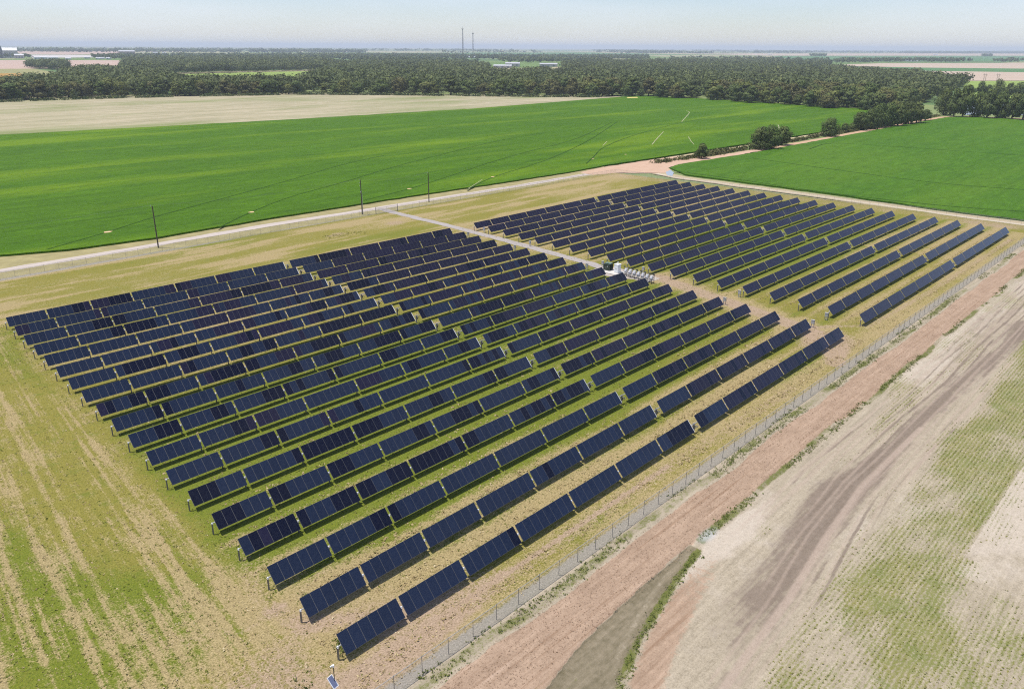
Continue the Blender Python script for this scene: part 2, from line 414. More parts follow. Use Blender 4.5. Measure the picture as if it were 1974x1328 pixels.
def pale_mat():
    s = SH('pale_stubble'); p = s.pos()
    n1 = s.noise(s.map(p, (1 / 70, 1 / 14, 1), math.radians(-14)), 1.0, 5, 0.6, gain=2.2); n2 = s.noise(s.map(p, (1 / 14, 1 / 2.6, 1), math.radians(-14)), 1.0, 5, 0.7, gain=2.2)
    n3 = s.noise(s.map(p, (1 / 200, 1 / 70, 1)), 1.0, 4, 0.5, gain=2.2)
    c = s.mix((0.230, 0.215, 0.125), (0.380, 0.330, 0.225), n1)
    c = s.mix(c, (0.50, 0.43, 0.34), s.ss(n2, 0.5, 1.0, 0, 0.75))
    c = s.mix(c, (0.165, 0.195, 0.070), s.ss(n3, 0.40, 0.90, 0, 0.75))
    return s.finish(c, 0.95, 0, 0.05)

def track_mat(name, lo, hi, dirx=True):
    s = SH(name); p = s.pos()
    n1 = s.noise(s.map(p, (0.12, 0.9, 1) if dirx else (0.9, 0.12, 1)), 1.0, 5, 0.6); n2 = s.noise(p, 3.0, 3, 0.7)
    c = s.mix(lo, hi, n1); c = s.mix(c, tuple(x * 0.65 for x in lo), s.ss(n2, 0.55, 0.8, 0, 0.5))
    return s.finish(c, 0.95, 0, 0.08, s.bump(n2, 0.4, 0.06))

# ------------------------------------------------------------------ ground, far
gm = far_ground()
v = [(0, 0, -0.27)]; q = []; rad = [300, 900, 2500, 7000, 15000, 30000]; N = 96
for r in rad:
    for i in range(N): v.append((r * math.cos(2 * math.pi * i / N), r * math.sin(2 * math.pi * i / N), -0.27))
for i in range(N): q.append((0, 1 + i, 1 + (i + 1) % N))
for k in range(len(rad) - 1):
    a = 1 + k * N; b = a + N
    for i in range(N): q.append((a + i, b + i, b + (i + 1) % N, a + (i + 1) % N))
me = bpy.data.meshes.new('ground'); me.from_pydata(v, [], q); me.materials.append(gm); me.update()
tag(link('ground', me), kind='structure')

# ------------------------------------------------------------------ solar compound ground
PITCHM = S
def paint_compound(x, y):
    ph = np.mod(-y / PITCHM + fbm(x, y, 14, 14, 3) * 0.10, 1.0)
    inrows = sst(y, -118.6, -117.5) * (1 - sst(y, 0.6, 2.0)) * ((x > -4 + 0.084 * (y + 0)) & (x < 240))
    blk = sst(x, -3 + 0.0843 * y, 1 + 0.0843 * y) * (1 - sst(x, 239, 241))
    inrows = inrows * blk
    n_big = fbm(x, y, 60, 40, 21); n_med = fbm(x, y, 16, 9, 33); n_x = fbm(x, y, 30, 3.2, 45); n_y = fbm(x - 0.145 * y, y, 1.1, 34, 51); n_s = fbm(x, y, 5, 5, 60)
    n_arc = fbm(x - 0.145 * y, y, 2.5, 60, 77)
    ri = -y / PITCHM
    tan = 0.16 + 0.65 * (n_med - 0.42) + 0.45 * (n_x - 0.5)
    lush = 0.28 + 0.9 * (n_big - 0.5)
    bare = np.zeros(x.shape)
    grey = np.zeros(x.shape)
    # inter-row lanes: clippings along the middle of each lane, green beside the tables
    lane_clip = np.exp(-((ph - 0.60) / 0.10) ** 2)
    under = np.exp(-((ph - 0.26) / 0.10) ** 2)
    ctr = np.clip(blob(x, y, 45, -82, 60, 32, 0.7) + 0.9 * blob(x, y, 170, -75, 55, 24, 0.7), 0, 1)
    lush = lush + inrows * (0.04 + 0.52 * ctr + 0.28 * under)
    tan = tan + inrows * ((0.34 * lane_clip) * (0.5 + n_x) - 0.24 * ctr - 0.18 * under)
    tan = tan + inrows * 0.24 * (1 - sst(ri, 3.0, 11.0)) + inrows * 0.08 * (x > 120)
    tan = tan + inrows * 0.46 * sst(ri, 15.6, 17.2) * (1 - 0.8 * (x > 85)) 
    tan = tan + 0.22 * inrows * (x > 185) * (ri > 14)
    # west of the tables: long mowing streaks running across the view
    west = 1 - sst(x, -4 + 0.0843 * y, 0 + 0.0843 * y)
    streak = sst(n_arc, 0.50, 0.70)
    tan = tan + west * (0.34 * streak + 0.09) + west * 0.42 * (sst(n_y, 0.44, 0.64) - 0.40) * (0.4 + n_med)
    lush = lush + west * (0.42 * blob(x, y, -30, -97, 13, 16, 0.8) - 0.05 + 0.5 * blob(x, y, -21, -101, 6, 7, 0.8) + 0.3 * blob(x, y, -3, -30, 4, 26))
    lush = lush - 0.25 * blob(x, y, -14, -50, 10, 34)
    bare = bare + west * 0.34 * streak * sst(n_s, 0.42, 0.6) * blob(x, y, -14, -62, 10, 34, 0.8)
    mot = fbm(x, y, 4.5, 7, 410, 4) - 0.5
    tan = tan + west * 1.1 * mot; lush = lush + 0.10 * west + west * (0.9 * (fbm(x, y, 6, 9, 420, 4) - 0.5))
    # north strip by the gravel road
    nor = sst(y, 1.0, 3.5)
    tan = tan + nor * (0.10 + 0.40 * sst(n_x, 0.52, 0.68)); lush = lush - 0.10 * nor + 0.45 * nor * blob(x, y, 98, 12, 24, 5)
    tan = tan + 0.35 * blob(x, y, 108, 27, 12, 6) + 0.45 * blob(x, y, 100, 34, 14, 3) + 0.25 * blob(x, y, 225, 25, 45, 14)
    bare = bare + 0.55 * blob(x, y, 92, 24, 5, 2.2) * (n_s > 0.45) + 0.6 * blob(x, y, 115, 24, 4, 3)
    # corner by the fence, turning tracks
    cor = blob(x, y, -12, -119.5, 15, 8, 0.55)
    tan = tan + 0.5 * blob(x, y, -12, -112, 13, 14, 0.6)
    bare = bare + 0.60 * cor - 0.45 * blob(x, y, -9.2, -116.6, 3.2, 2.6) - 0.5 * blob(x, y, -24, -119, 5, 3)
    bare = bare + 0.34 * near(x, y, [(-8, -98), (-11, -106), (-10, -112), (-4, -117.6), (8, -119.5)], 1.2)
    bare = bare + 0.30 * near(x, y, [(-22, -104), (-14, -108.5), (-9, -108), (-4, -106.5), (4, -106)], 0.8)
    bare = bare + 0.42 * near(x, y, [(-17.5, -122), (-16.3, -118)], 0.35) + 0.42 * near(x, y, [(-16, -122), (-15, -118.6)], 0.3)
    # dry strip inside the fence
    fs = (1 - sst(y, -120.5, -117.6))
    tan = tan + fs * (0.42 + 0.25 * (n_x - 0.5)) * (x < 235)
    bare = bare + fs * (0.42 * near(x, y, [(-12, -121.7), (30, -120.8), (52, -121.3), (75, -121.8)], 1.3) + 0.5 * near(x, y, [(-12, -121.2), (14, -120.7), (40, -121.0)], 0.25))
    lush = lush + 0.45 * fs * blob(x, y, 26, -121.5, 8, 2.2) + 0.5 * blob(x, y, 84, -119.6, 11, 2)
    # central lane: gravel to the pad, then wheel tracks to the fence
    bare = bare + 0.80 * near(x, y, [(117.5, -70), (113, -84), (109, -98), (105.5, -110)], 2.6) * (0.6 + 0.8 * n_s)
    bare = bare + 0.75 * blob(x, y, 101, -117, 7, 5) + 0.7 * near(x, y, [(104, -113), (99, -119.5), (91, -122.5)], 2.0) + 0.5 * near(x, y, [(108, -112), (116, -119.5), (150, -120.8), (222, -121.5)], 0.9)
    tan = tan + 0.65 * near(x, y, [(117, -70), (110, -95), (104, -113)], 5.0) + 0.35 * blob(x, y, 128, 3, 10, 6)
    bare = bare + 0.55 * blob(x, y, 131, 0.5, 12, 3.5) 
    # eastern end
    bare = bare + 0.45 * sst(x, 235, 242) * (0.4 + n_s) + 0.35 * blob(x, y, 225, -112, 18, 8)
    # verge under the perimeter fences
    grey = grey + (1 - sst(y, -124.3, -123.3)) * 0.95 + 0.8 * sst(y, 37.5, 40) * (0.3 + n_x)
    return {'cover': (tan, lush, bare, grey)}
COMP = compound_mat()
grid_sheet('grass_field', -110, 250, -125.3, 42.5, 0.36, 0.0, COMP, paint_compound, None, 0.5)

# ------------------------------------------------------------------ bare field beyond the fence (dirt strip, ditch, seedlings)
P2 = lambda pts: [tuple(at(*p)[:2]) for p in pts]
ditch = P2([(1050, 1328), (1110, 1250), (1200, 1163), (1270, 1100), (1332, 1048), (1352, 1058), (1290, 1135), (1222, 1250), (1190, 1328)])
ditch = [(-62, -142.5), (-12, -136.2)] + ditch + [(-12, -146.0), (-62, -168)]
road_s = P2([(1225, 1420), (1243, 1328), (1275, 1240), (1325, 1145), (1372, 1085), (1430, 1030)])
mud_c = P2([(1395, 1328), (1440, 1262), (1520, 1155), (1590, 1040), (1660, 940), (1750, 850), (1860, 745), (1974, 625)])
def paint_field(x, y):
    n_b = fbm(x, y, 34, 14, 101); n_m = fbm(x, y, 11, 5, 111); n_x = fbm(x, y, 26, 1.6, 121); n_s = fbm(x, y, 3.5, 3.5, 131); n_l = fbm(x, y, 60, 4, 151)
    wb = (fbm(x, y, 9, 9, 141) - 0.5)
    yl = y + 1.6 * wb
    salmon = sst(yl, -132.4, -131.6) * (1 - sst(yl, -127.6, -126.9))
    weed = 0.62 * (1 - sst(np.abs(yl + 126.2), 0.4, 1.0)) * (0.25 + 0.9 * n_s) + 0.62 * (1 - sst(np.abs(yl + 132.3), 0.25, 0.75)) * (x > 27) * (0.35 + n_s)
    weed = weed * (0.65 + 0.7 * (fbm(x, y, 8, 8, 171) > 0.45))
    din = inpoly(x, y, ditch)
    north = (x < 27) & (y > -134.1 + 0.09 * (x + 0.8)) & (y < -128)
    salmon = np.where(north, np.maximum(salmon, 0.9), salmon)
    salmon = np.where(din, 0, salmon)
    salmon = np.maximum(salmon, 0.85 * near(x, y, road_s, 1.5, 0.6) * (1 - 0.8 * sst(x, 12, 32)))
    olive = np.where(din, 1.0, 0.0) * (1 - 0.45 * near(x, y, P2([(1330, 1062), (1280, 1110), (1235, 1180), (1200, 1240), (1170, 1328)]), 0.5, 0.9))
    weed = weed + 0.9 * near(x, y, P2([(1345, 1062), (1310, 1108), (1262, 1182), (1224, 1245), (1192, 1328)]), 0.5, 0.5) * (0.35 + n_s)
    weed = weed + 0.45 * near(x, y, P2([(1180, 1245), (1130, 1290), (1080, 1340)]), 0.25, 0.6) * (n_s > 0.5)
    fld = (1 - sst(yl, -133.2, -132.2)) * (1 - din)
    mud = fld * (0.50 * near(x, y, mud_c, 1.6, 0.95) * (0.35 + 1.3 * n_l)
          + 0.95 * blob(x, y, 46, -139.4, 12, 2.6, 0.95) * (0.5 + n_l) + 0.6 * blob(x, y, 24, -141.6, 9, 2.2, 0.9) * (0.5 + n_l)
          + 0.45 * sst(n_l, 0.48, 0.66) * sst(x, 45, 75) * sst(y, -147, -143) - 0.25 * blob(x, y, 36, -137.0, 9, 1.8))
    rut = fld * 0.95 * near(x, y, mud_c, 0.40, 0.35) * (x < 75)
    for k, (d_, xs) in enumerate(((-3.4, 30), (-2.3, 8), (-1.15, -5), (1.1, -5), (2.0, 20), (3.1, 35), (4.4, 48), (5.6, 40), (6.9, 30))):
        ln = near(x, y, [(px_, py_ + d_ + 0.25 * math.sin(px_ * 0.13 + k)) for px_, py_ in fine(mud_c + [(330, mud_c[-1][1] + 1)], 4)], 0.17 + 0.05 * (k % 3), 0.5)
        mud = np.maximum(mud, fld * ln * (0.50 if d_ < 0 else 0.85 - 0.05 * k) * sst(x, xs, xs + 22) * (0.45 + 0.75 * sst(fbm(x, y, 22, 1.5, 300 + k, 3), 0.36, 0.56)))
        rut = np.maximum(rut, fld * 0.55 * near(x, y, [(px_, py_ + d_ + 0.42 + 0.25 * math.sin(px_ * 0.13 + k)) for px_, py_ in fine(mud_c + [(330, mud_c[-1][1] + 1)], 4)], 0.15, 0.5) * sst(x, xs, xs + 10))
    for k, (yy, xs, ww, am) in enumerate(((-141.6, 45, .3, .6), (-144.8, 50, .35, .7), (-137.8, 55, .3, .55), (-146.5, 60, .5, .7), (-135.6, 30, .35, .5), (-134.4, 26, .3, .5), (-149.5, 75, .4, .45))):
        rut = np.maximum(rut, fld * am * (1 - sst(np.abs(y - yy + 0.5 * wb), ww * .5, ww)) * sst(x, xs, xs + 12))
        weed = weed + fld * 0.22 * (1 - sst(np.abs(y - yy - 0.55 + 0.5 * wb), .2, .6)) * sst(x, xs, xs + 8) * (n_s > .42)
    pale = fld * (0.15 + 1.1 * (n_b - 0.45) + 0.55 * blob(x, y, 31, -134.6, 9, 1.5) + 0.5 * (y < -155) * (x > 40) + 0.3 * (x > 90) * (y > -137))
    green = fld * (0.47 + 1.5 * (n_m - 0.5) + 0.8 * (n_b - 0.5) + 0.30 * blob(x, y, 33, -152.5, 9, 4) + 0.5 * blob(x, y, 72, -147.5, 10, 2.6) + 0.45 * blob(x, y, 24, -158, 7, 5) + 0.35 * blob(x, y, 120, -150, 40, 5) + 0.2 * (y < -146) - 0.45 * (y > -143) + 0.30 * sst(x, 48, 70) * (y > -142) + 0.35 * blob(x, y, 40, -136.6, 12, 1.1) + 0.4 * blob(x, y, 73, -136.3, 7, .9)
                   - 0.9 * near(x, y, mud_c, 1.6, 0.6) - 0.5 * (y < -154.8) * (x > 44) * (x < 70))
    green = np.where(fld > 0.5, green, -1.0) - 0.4 * mud
    puddle = 0.9 * blob(x, y, 29.2, -132.6, 1.6, .7)
    return {'cover': (salmon, mud, np.clip(green, 0, 1), pale), 'marks': (rut, olive, puddle, weed)}
def field_z(x, y):
    din = inpoly(x, y, ditch)
    return np.where(din, -0.35, 0.0) * 0.6 + 0.05 * (fbm(x, y, 2.4, 1.6, 9) - 0.5)
grid_sheet('bare_field', -60, 330, -210, -125.3, 0.5, 0.0, field_mat(), paint_field, field_z, 0.19)

# ------------------------------------------------------------------ crop fields (a standing crop, so each is a slab with upright edges)
GREEN1 = crop_mat('green_crop', (0.036, 0.096, 0.001), (0.070, 0.152, 0.002), (0.125, 0.205, 0.003), math.radians(4))
GREEN2 = crop_mat('young_crop', (0.040, 0.108, 0.005), (0.066, 0.150, 0.008), (0.088, 0.165, 0.010), math.radians(-3), 0.5)
f1low = [(-160, 75), (12, 66.5), (32, 58.0), (53.6, 55.0), (84, 56), (125, 55.5), (156, 54.5), (202, 51.8), (240, 51.2), (262, 52.5), (300, 51.0), (324, 50.2), (388, 48.0), (484, 46.0), (600, 45.0), (690, 44.0)]
f1up = [(738, 92), (742, 150), (748, 193), (763, 303), (753, 362), (695, 364), (466, 349), (315, 360), (115, 388), (-160, 430)]
sheet('crop_field', wob(f1low, 0.35, 4, 3, False) + f1up, 0.55, GREEN1, thick=0.7)
f2 = wob([(272, 19), (279, 27.5), (291, 30.5), (357, 26.5), (458, 26.0), (600, 25.5), (690, 23)], 0.4, 5, 5, False) + [(712, 5), (702, -30), (702, -300), (258, -300)] + wob([(258.5, -180), (256, -100), (262, -52), (265, -8), (266, 12)], 0.5, 4, 6, False)
sheet('crop_field', f2, 0.35, GREEN2, thick=0.5)
sheet('stubble_field', P2([(-60, 268), (0, 262), (300, 247), (600, 230), (900, 212), (1170, 190), (1200, 187), (1160, 184), (900, 183), (560, 179), (240, 187), (0, 196), (-60, 199)]), -0.02, pale_mat())

# furrows and wheel marks through the crop
FUR = simple('furrow', (0.020, 0.052, 0.005), 0.9, 0, 0.05, 0.3, 0.2)
GLN = simple('furrow_glint', (0.30, 0.29, 0.14), 0.5, 0, 0.3, 0.3, 0.2)  # glints of wet furrows put in as a pale strip colour
SOIL = gset('sandy_soil', (0.58, 0.40, 0.24), 0.4, 0.3)
def zline(px, w_, z, mat, name):
    pts = [tuple(at(*p, z)[:2]) for p in px]
    # smooth the surveyed points
    sm = []
    for i in range(len(pts) - 1):
        p0 = Vector(pts[max(i - 1, 0)]); p1 = Vector(pts[i]); p2 = Vector(pts[i + 1]); p3 = Vector(pts[min(i + 2, len(pts) - 1)])
        for j in range(8):
            t = j / 8
            sm.append(tuple(0.5 * ((2 * p1) + (p2 - p0) * t + (2 * p0 - 5 * p1 + 4 * p2 - p3) * t * t + (3 * p1 - p0 - 3 * p2 + p3) * t ** 3)))
    sm.append(pts[-1])
    return ribbon(name, sm, w_, z, mat, jitter=w_ * 0.15)
for px in ([(90, 481), (205, 448), (300, 418), (440, 380), (560, 347), (660, 318), (740, 300)],
           [(420, 440), (485, 409), (560, 380), (660, 352), (760, 322), (860, 296), (960, 272), (1050, 256)],
           [(700, 387), (790, 364), (860, 342), (950, 312), (1020, 292), (1110, 268), (1180, 236)],
           [(900, 366), (950, 342), (1020, 320), (1075, 300), (1140, 268), (1190, 235)],
           [(1130, 316), (1145, 302), (1165, 284), (1220, 262), (1300, 240), (1380, 225)]):
    zline(px, 0.62, 0.565, FUR, 'furrow')
for px in ([(1300, 330), (1420, 346), (1600, 372), (1800, 395), (1974, 408)], [(1450, 305), (1600, 326), (1800, 352), (1974, 366)], [(1560, 288), (1600, 277), (1680, 280), (1974, 300)]):
    zline(px, 0.95, 0.365, FUR, 'furrow')
for px, ww in (([(1257, 279), (1266, 268), (1279, 254)], 1.1), ([(1314, 235), (1324, 224), (1329, 217), (1323, 214)], 1.2), ([(1327, 264), (1332, 272), (1338, 279)], .8), ([(1500, 241), (1502, 247)], 1.5), ([(1162, 281), (1170, 273)], .8), ([(902, 364), (918, 354), (930, 346)], 0.6)):
    zline(px, ww * 0.5, 0.575, GLN, 'furrow_glint')
def patch(px, ru, rv, z, mat, name, seed=0):
    c = at(*px, z); r = random.Random(seed); n = 14
    pts = [(c.x + ru * math.cos(2 * math.pi * i / n) * r.uniform(.7, 1.2), c.y + rv * math.sin(2 * math.pi * i / n) * r.uniform(.7, 1.2)) for i in range(n)]
    return sheet(name, pts, z, mat)
for i, (px, a) in enumerate((((208, 447), 1.5), ((485, 409), 1.4), ((789, 364), 1.2), ((950, 341), 1.1), ((1143, 306), 1.0), ((1206, 298), 1.0))):
    patch(px, a * 0.8, a * 0.62, 0.57, SOIL, 'soil_patch', i)
sheet('soil_patch', P2([(1208, 189), (1228, 188.4), (1230, 190), (1210, 190.6)]), 0.57, simple('yellow_soil', (0.6, 0.5, 0.16)))

# ------------------------------------------------------------------ roads and tracks
GRAV = track_mat('gravel', (0.31, 0.262, 0.228), (0.50, 0.445, 0.405))
LANE = track_mat('lane_gravel', (0.24, 0.215, 0.20), (0.38, 0.345, 0.325), False)
DIRT = track_mat('track_dirt', (0.33, 0.215, 0.13), (0.50, 0.35, 0.23))
VERGE = gset('verge', (0.27, 0.235, 0.115), 0.25, 0.5)
sheet('verge', wob([(-160, 42.6), (262, 39)], 0.3, 5, 1, False) + wob([(262, 53.5), (202, 52.6), (156, 55.2), (84, 56.8), (54, 56), (32, 59), (12, 68), (-160, 77)], 0.3, 5, 2, False), 0.006, VERGE)
ribbon('gravel_road', wob([(-160, 50.5), (13, 49.0), (50, 48.5), (82, 49.3), (118, 47.0), (150, 46.2), (196, 44.0), (256, 43.5)], 0.25, 6, 4, False), 3.9, 0.012, GRAV, jitter=0.25)
sheet('dirt_junction', wob([(238, 40.5), (250, 37.0), (262, 24), (268, 20), (280, 29), (292, 31.5), (330, 28.5), (400, 28.5), (400, 33), (330, 35.5), (318, 48), (300, 50), (262, 51.5), (240, 49)], 0.5, 3, 9), 0.018, track_mat('junction_dirt', (0.34, 0.215, 0.14), (0.52, 0.38, 0.285)))
ribbon('dirt_track', wob([(380, 30.5), (458, 29.5), (600, 29.5), (690, 27.5), (712, 20), (722, -20), (716, -60), (712, -300)], 0.3, 6, 8, False), [5.0] * 400, 0.022, DIRT, jitter=0.4)
ribbon('dirt_track', wob([(300, 48.2), (390, 45.2), (484, 43.4), (600, 42.6), (700, 41)], 0.3, 6, 12, False), 3.2, 0.016, track_mat('field_track', (0.36, 0.29, 0.16), (0.50, 0.42, 0.27)), jitter=0.4)
ribbon('path', wob([(741, 100), (744, 150), (750, 193), (766, 303), (757, 366)], 0.3, 6, 12, False), 4.0, 0.026, track_mat('edge_track', (0.42, 0.36, 0.26), (0.56, 0.50, 0.40), False), jitter=0.4)
ribbon('path', wob([(263, 23), (258.5, 10), (257.5, -10), (255.5, -52), (250.5, -100), (250.5, -131)], 0.2, 5, 13, False), 7.5, -0.01, track_mat('perimeter_path', (0.27, 0.22, 0.13), (0.45, 0.37, 0.25), False), jitter=0.5)
ribbon('path', wob([(261, 23), (257, 10), (256.5, -10), (254.5, -52), (249.5, -100), (248.5, -131)], 0.2, 5, 14, False), 2.0, 0.004, track_mat('pale_path', (0.38, 0.32, 0.235), (0.52, 0.455, 0.36), False), jitter=0.3)
ribbon('gravel_lane', wob([(126.5, 46), (125.3, 37), (123.3, 6), (120.0, -24), (116.8, -50), (114.5, -58)], 0.15, 3, 15, False), 3.0, 0.03, LANE, jitter=0.2)
sheet('puddle', P2([(1283, 332), (1293, 328), (1299, 333), (1296, 340), (1286, 338)]), 0.03, simple('puddle', (0.30, 0.31, 0.31), 0.12, 0, 0.5))

ribbon('path', fine(P2([(-60, 268), (0, 262), (300, 247), (600, 230), (900, 212), (1170, 190.5)]), 12), 6.0, 0.03, track_mat('headland', (0.33, 0.29, 0.20), (0.52, 0.47, 0.38)), jitter=1.2)
ribbon('verge', fine(P2([(-60, 266), (0, 260.2), (300, 245.4), (600, 228.4), (900, 210.6)]), 12), 5.0, 0.02, gset('headland_grass', (0.13, 0.16, 0.055), 0.05, 0.5), jitter=2.0)
# far fields, surveyed from the photograph
def far(px, col, name='field', z=0.10, amt=0.12):
    return sheet(name, P2(px), z, FARM[col])
FARM = {'pink': gset('pink_soil', (0.40, 0.295, 0.24), 0.01, 0.12, bump=0), 'tan': gset('tan_soil', (0.40, 0.315, 0.245), 0.01, 0.12, bump=0), 'green': gset('far_green', (0.075, 0.165, 0.055), 0.008, 0.25, bump=0),
        'lime': gset('lime_meadow', (0.20, 0.27, 0.06), 0.012, 0.3, bump=0), 'olive': gset('olive_meadow', (0.24, 0.23, 0.10), 0.015, 0.3, bump=0), 'ochre': gset('ochre_weeds', (0.32, 0.19, 0.05), 0.03, 0.3, bump=0), 'grey': gset('pale_yard', (0.45, 0.42, 0.40), 0.01, 0.2, bump=0)}
far([(-80, 116), (260, 117), (268, 124), (180, 131), (60, 133), (-80, 134)], 'pink')
far([(30, 99), (245, 99), (245, 104), (130, 106), (40, 105)], 'pink')
far([(-80, 134), (60, 133), (110, 140), (80, 147), (-80, 150)], 'olive')
far([(-80, 143), (40, 142), (50, 149), (-80, 152)], 'ochre', z=0.2)
far([(280, 146), (420, 141), (600, 138), (640, 142), (600, 154), (500, 160), (330, 158)], 'lime')
far([(60, 106), (230, 107), (230, 111), (60, 112)], 'grey')
far([(1600, 126), (1700, 122.5), (2080, 122), (2080, 134), (1780, 131), (1630, 129)], 'tan')
far([(1580, 127), (1780, 131), (2080, 134), (2080, 141.5), (1800, 137.5), (1600, 132)], 'green')
far([(1620, 132.5), (1800, 137.5), (2080, 141.5), (2080, 156), (1860, 156), (1700, 150), (1640, 140)], 'tan')
far([(1845, 157), (2080, 156), (2080, 172), (1860, 172)], 'lime')
far([(1480, 108), (2080, 109), (2080, 119), (1560, 119)], 'green')
far([(1330, 104), (2080, 103), (2080, 108), (1480, 108)], 'tan')
far([(640, 103), (1100, 102), (1250, 104), (1250, 109), (900, 107), (640, 108)], 'green')
far([(1380, 112), (1500, 112), (1560, 116), (1420, 117)], 'olive')
far([(1840, 176), (2080, 178), (2080, 190), (1850, 190)], 'lime')
sheet('pond', P2([(1852, 206), (1880, 200), (1960, 203), (2000, 210), (2000, 224), (1900, 219), (1860, 222)]), 0.05, simple('pond_water', (0.42, 0.50, 0.60), 0.08, 0, 0.5, 0.05))

# ------------------------------------------------------------------ solar tracker rows
A1L = [(12,611),(31,630),(49,647),(69,665),(90,685),(111,706),(134,729),(161,753),(189,777),(219,805),(251,836),(286,869),(325,906),(367,946),(412,990),(462,1037),(519,1091),(582,1150),(651,1218)]
A2R = [(866.6,440.3),(893.2,447.4),(921,454.7),(951,462.3),(981.4,471),(1014.3,478.8),(1047.7,487.9),(1082.5,496.1),(1120,505.6),(1158.5,515.4),(1198.6,525.4),(1242.5,537),(1286.7,547.9),(1333.9,559.3),(1384.5,572.2),(1437.6,585.9),(1493.8,600.1),(1551.4,615.3),(1615.6,631.1)]
B1L = [(911.4,430.2),(939.3,437),(967.4,444.1),(998.3,452.2),(1029.5,459.3),(1061.4,465.9),(1093.4,474.7),(1129.2,483.4),(1166.6,492.6),(1204,501.8),(1244.4,511),(1287.3,521.3),(1331.4,531.6),(1378.1,542.5),(1427.4,553.9),(1480,565.4),(1534.7,579),(1593.4,592.6),(1655,607.4)]
B2R = [(1304.3,347),(1329.3,350.5),(1355.9,355.1),(1384.9,358.6),(1413.3,363.2),(1442.6,366.8),(1474.3,371.1),(1506.3,375.6),(1538.8,380.3),(1573,385.3),(1606.8,390),(1644,394.8),(1682.7,400.2),(1721.6,405.9),(1761.8,411.2),(1804.5,417),(1846.5,423.3),(1892,430.2),(1939.5,437.2)]
TILT = math.radians(47.3); CH = 2.0; ZT = 1.45; MP = 1.139; MG = 0.022; SG = 0.28
N1 = [6, 7, 7, 8, 8, 8, 7]; N2 = [7, 8, 8, 8, 8, 6]; CG = 1.82

def steel_mat(name, col, rough):
    s = SH(name); tc = s.n('ShaderNodeTexCoord').outputs['Object']
    n = s.noise(tc, 2.0, 4, 0.6)
    return s.finish(s.mix(tuple(x * 0.8 for x in col), col, n), s.math('MULTIPLY_ADD', n, 0.2, rough), 0.55, 0.4)
STEEL = steel_mat('galvanised_steel', (0.52, 0.51, 0.49), 0.4)
RAILM = steel_mat('module_rail', (0.30, 0.29, 0.28), 0.5)
BRIGHT = simple('bearing_housing', (0.74, 0.74, 0.74), 0.4, 0.2, 0.5)
POSTM = steel_mat('weathered_post', (0.30, 0.29, 0.28), 0.55)
FRAME = simple('panel_edge', (0.16, 0.16, 0.165), 0.45, 0.5, 0.4)
BACK = simple('panel_back', (0.10, 0.10, 0.11), 0.5)
def glass(name, col, rough=0.14, spec=0.32):
    s = SH(name); tc = s.n('ShaderNodeTexCoord').outputs['Object']; oi = s.n('ShaderNodeObjectInfo')
    n = s.noise(s.map(tc, (0.8, 0.5, 1)), 1.0, 3, 0.6)
    k = s.math('ADD', s.math('MULTIPLY', oi.outputs['Random'], 0.30), s.math('MULTIPLY', n, 0.25))
    c = s.mix(tuple(x * 0.72 for x in col), tuple(x * 1.28 for x in col), k)
    # faint dust film
    c = s.mix(c, (0.20, 0.18, 0.16), s.ss(s.noise(tc, 2.2, 4, 0.7), 0.5, 0.9, 0.0, 0.045))
    return s.finish(c, rough, 0, spec)
GL_BLUE = glass('thin_film_blue', (0.0125, 0.0205, 0.048))  # glass tones hold film tint plus sky reflection put into the base colour
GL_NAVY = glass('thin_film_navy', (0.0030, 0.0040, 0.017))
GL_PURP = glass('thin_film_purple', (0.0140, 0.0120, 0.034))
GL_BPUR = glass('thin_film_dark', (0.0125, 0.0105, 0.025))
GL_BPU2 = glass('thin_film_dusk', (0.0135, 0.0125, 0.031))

def panel_box(mb, x0, gi):
    """one framed panel in the section's own axes (y up the slope, z out of the glass)"""
    xw = MP - MG; z0, z1 = 0.10, 0.135; hy = CH / 2
    vs = [(x0, -hy, z0), (x0 + xw, -hy, z0), (x0 + xw, hy, z0), (x0, hy, z0), (x0, -hy, z1), (x0 + xw, -hy, z1), (x0 + xw, hy, z1), (x0, hy, z1)]
    mb.add(vs, [(0, 3, 2, 1)], 2)
    mb.add(vs, [(0, 1, 5, 4), (1, 2, 6, 5), (2, 3, 7, 6), (3, 0, 4, 7)], 1)
    e = 0.012
    ins = [(x0 + e, -hy + e, z1), (x0 + xw - e, -hy + e, z1), (x0 + xw - e, hy - e, z1), (x0 + e, hy - e, z1)]
    mb.add(vs[4:] + ins, [(0, 1, 5, 4), (1, 2, 6, 5), (2, 3, 7, 6), (3, 0, 4, 7)], 1)
    mb.add(ins, [(0, 1, 2, 3)], gi)

def rails(mb, n, mi=0):
    for k in range(n + 1):
        x = k * MP - MG / 2 if 0 < k < n else (0.03 if k == 0 else n * MP - MG - 0.03)
        mb.box((x, 0, 0.082), (0.07, 1.30, 0.034), mi)
    for yy in (-0.62, 0.62):
        mb.box((n * MP / 2, yy, 0.05), (n * MP, 0.045, 0.03), mi)

PANEL = []
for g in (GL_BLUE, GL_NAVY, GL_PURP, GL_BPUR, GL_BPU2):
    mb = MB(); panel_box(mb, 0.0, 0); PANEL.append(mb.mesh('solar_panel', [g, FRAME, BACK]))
RAIL = {}
for n in set(N1 + N2):
    mb = MB(); rails(mb, n); RAIL[n] = mb.mesh('panel_section', [RAILM])
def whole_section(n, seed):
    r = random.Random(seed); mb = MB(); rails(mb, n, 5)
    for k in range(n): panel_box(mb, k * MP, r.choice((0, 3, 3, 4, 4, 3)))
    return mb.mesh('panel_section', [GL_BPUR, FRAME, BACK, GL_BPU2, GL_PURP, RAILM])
WHOLE = {n: [whole_section(n, 100 * n + k) for k in range(3)] for n in set(N1 + N2)}

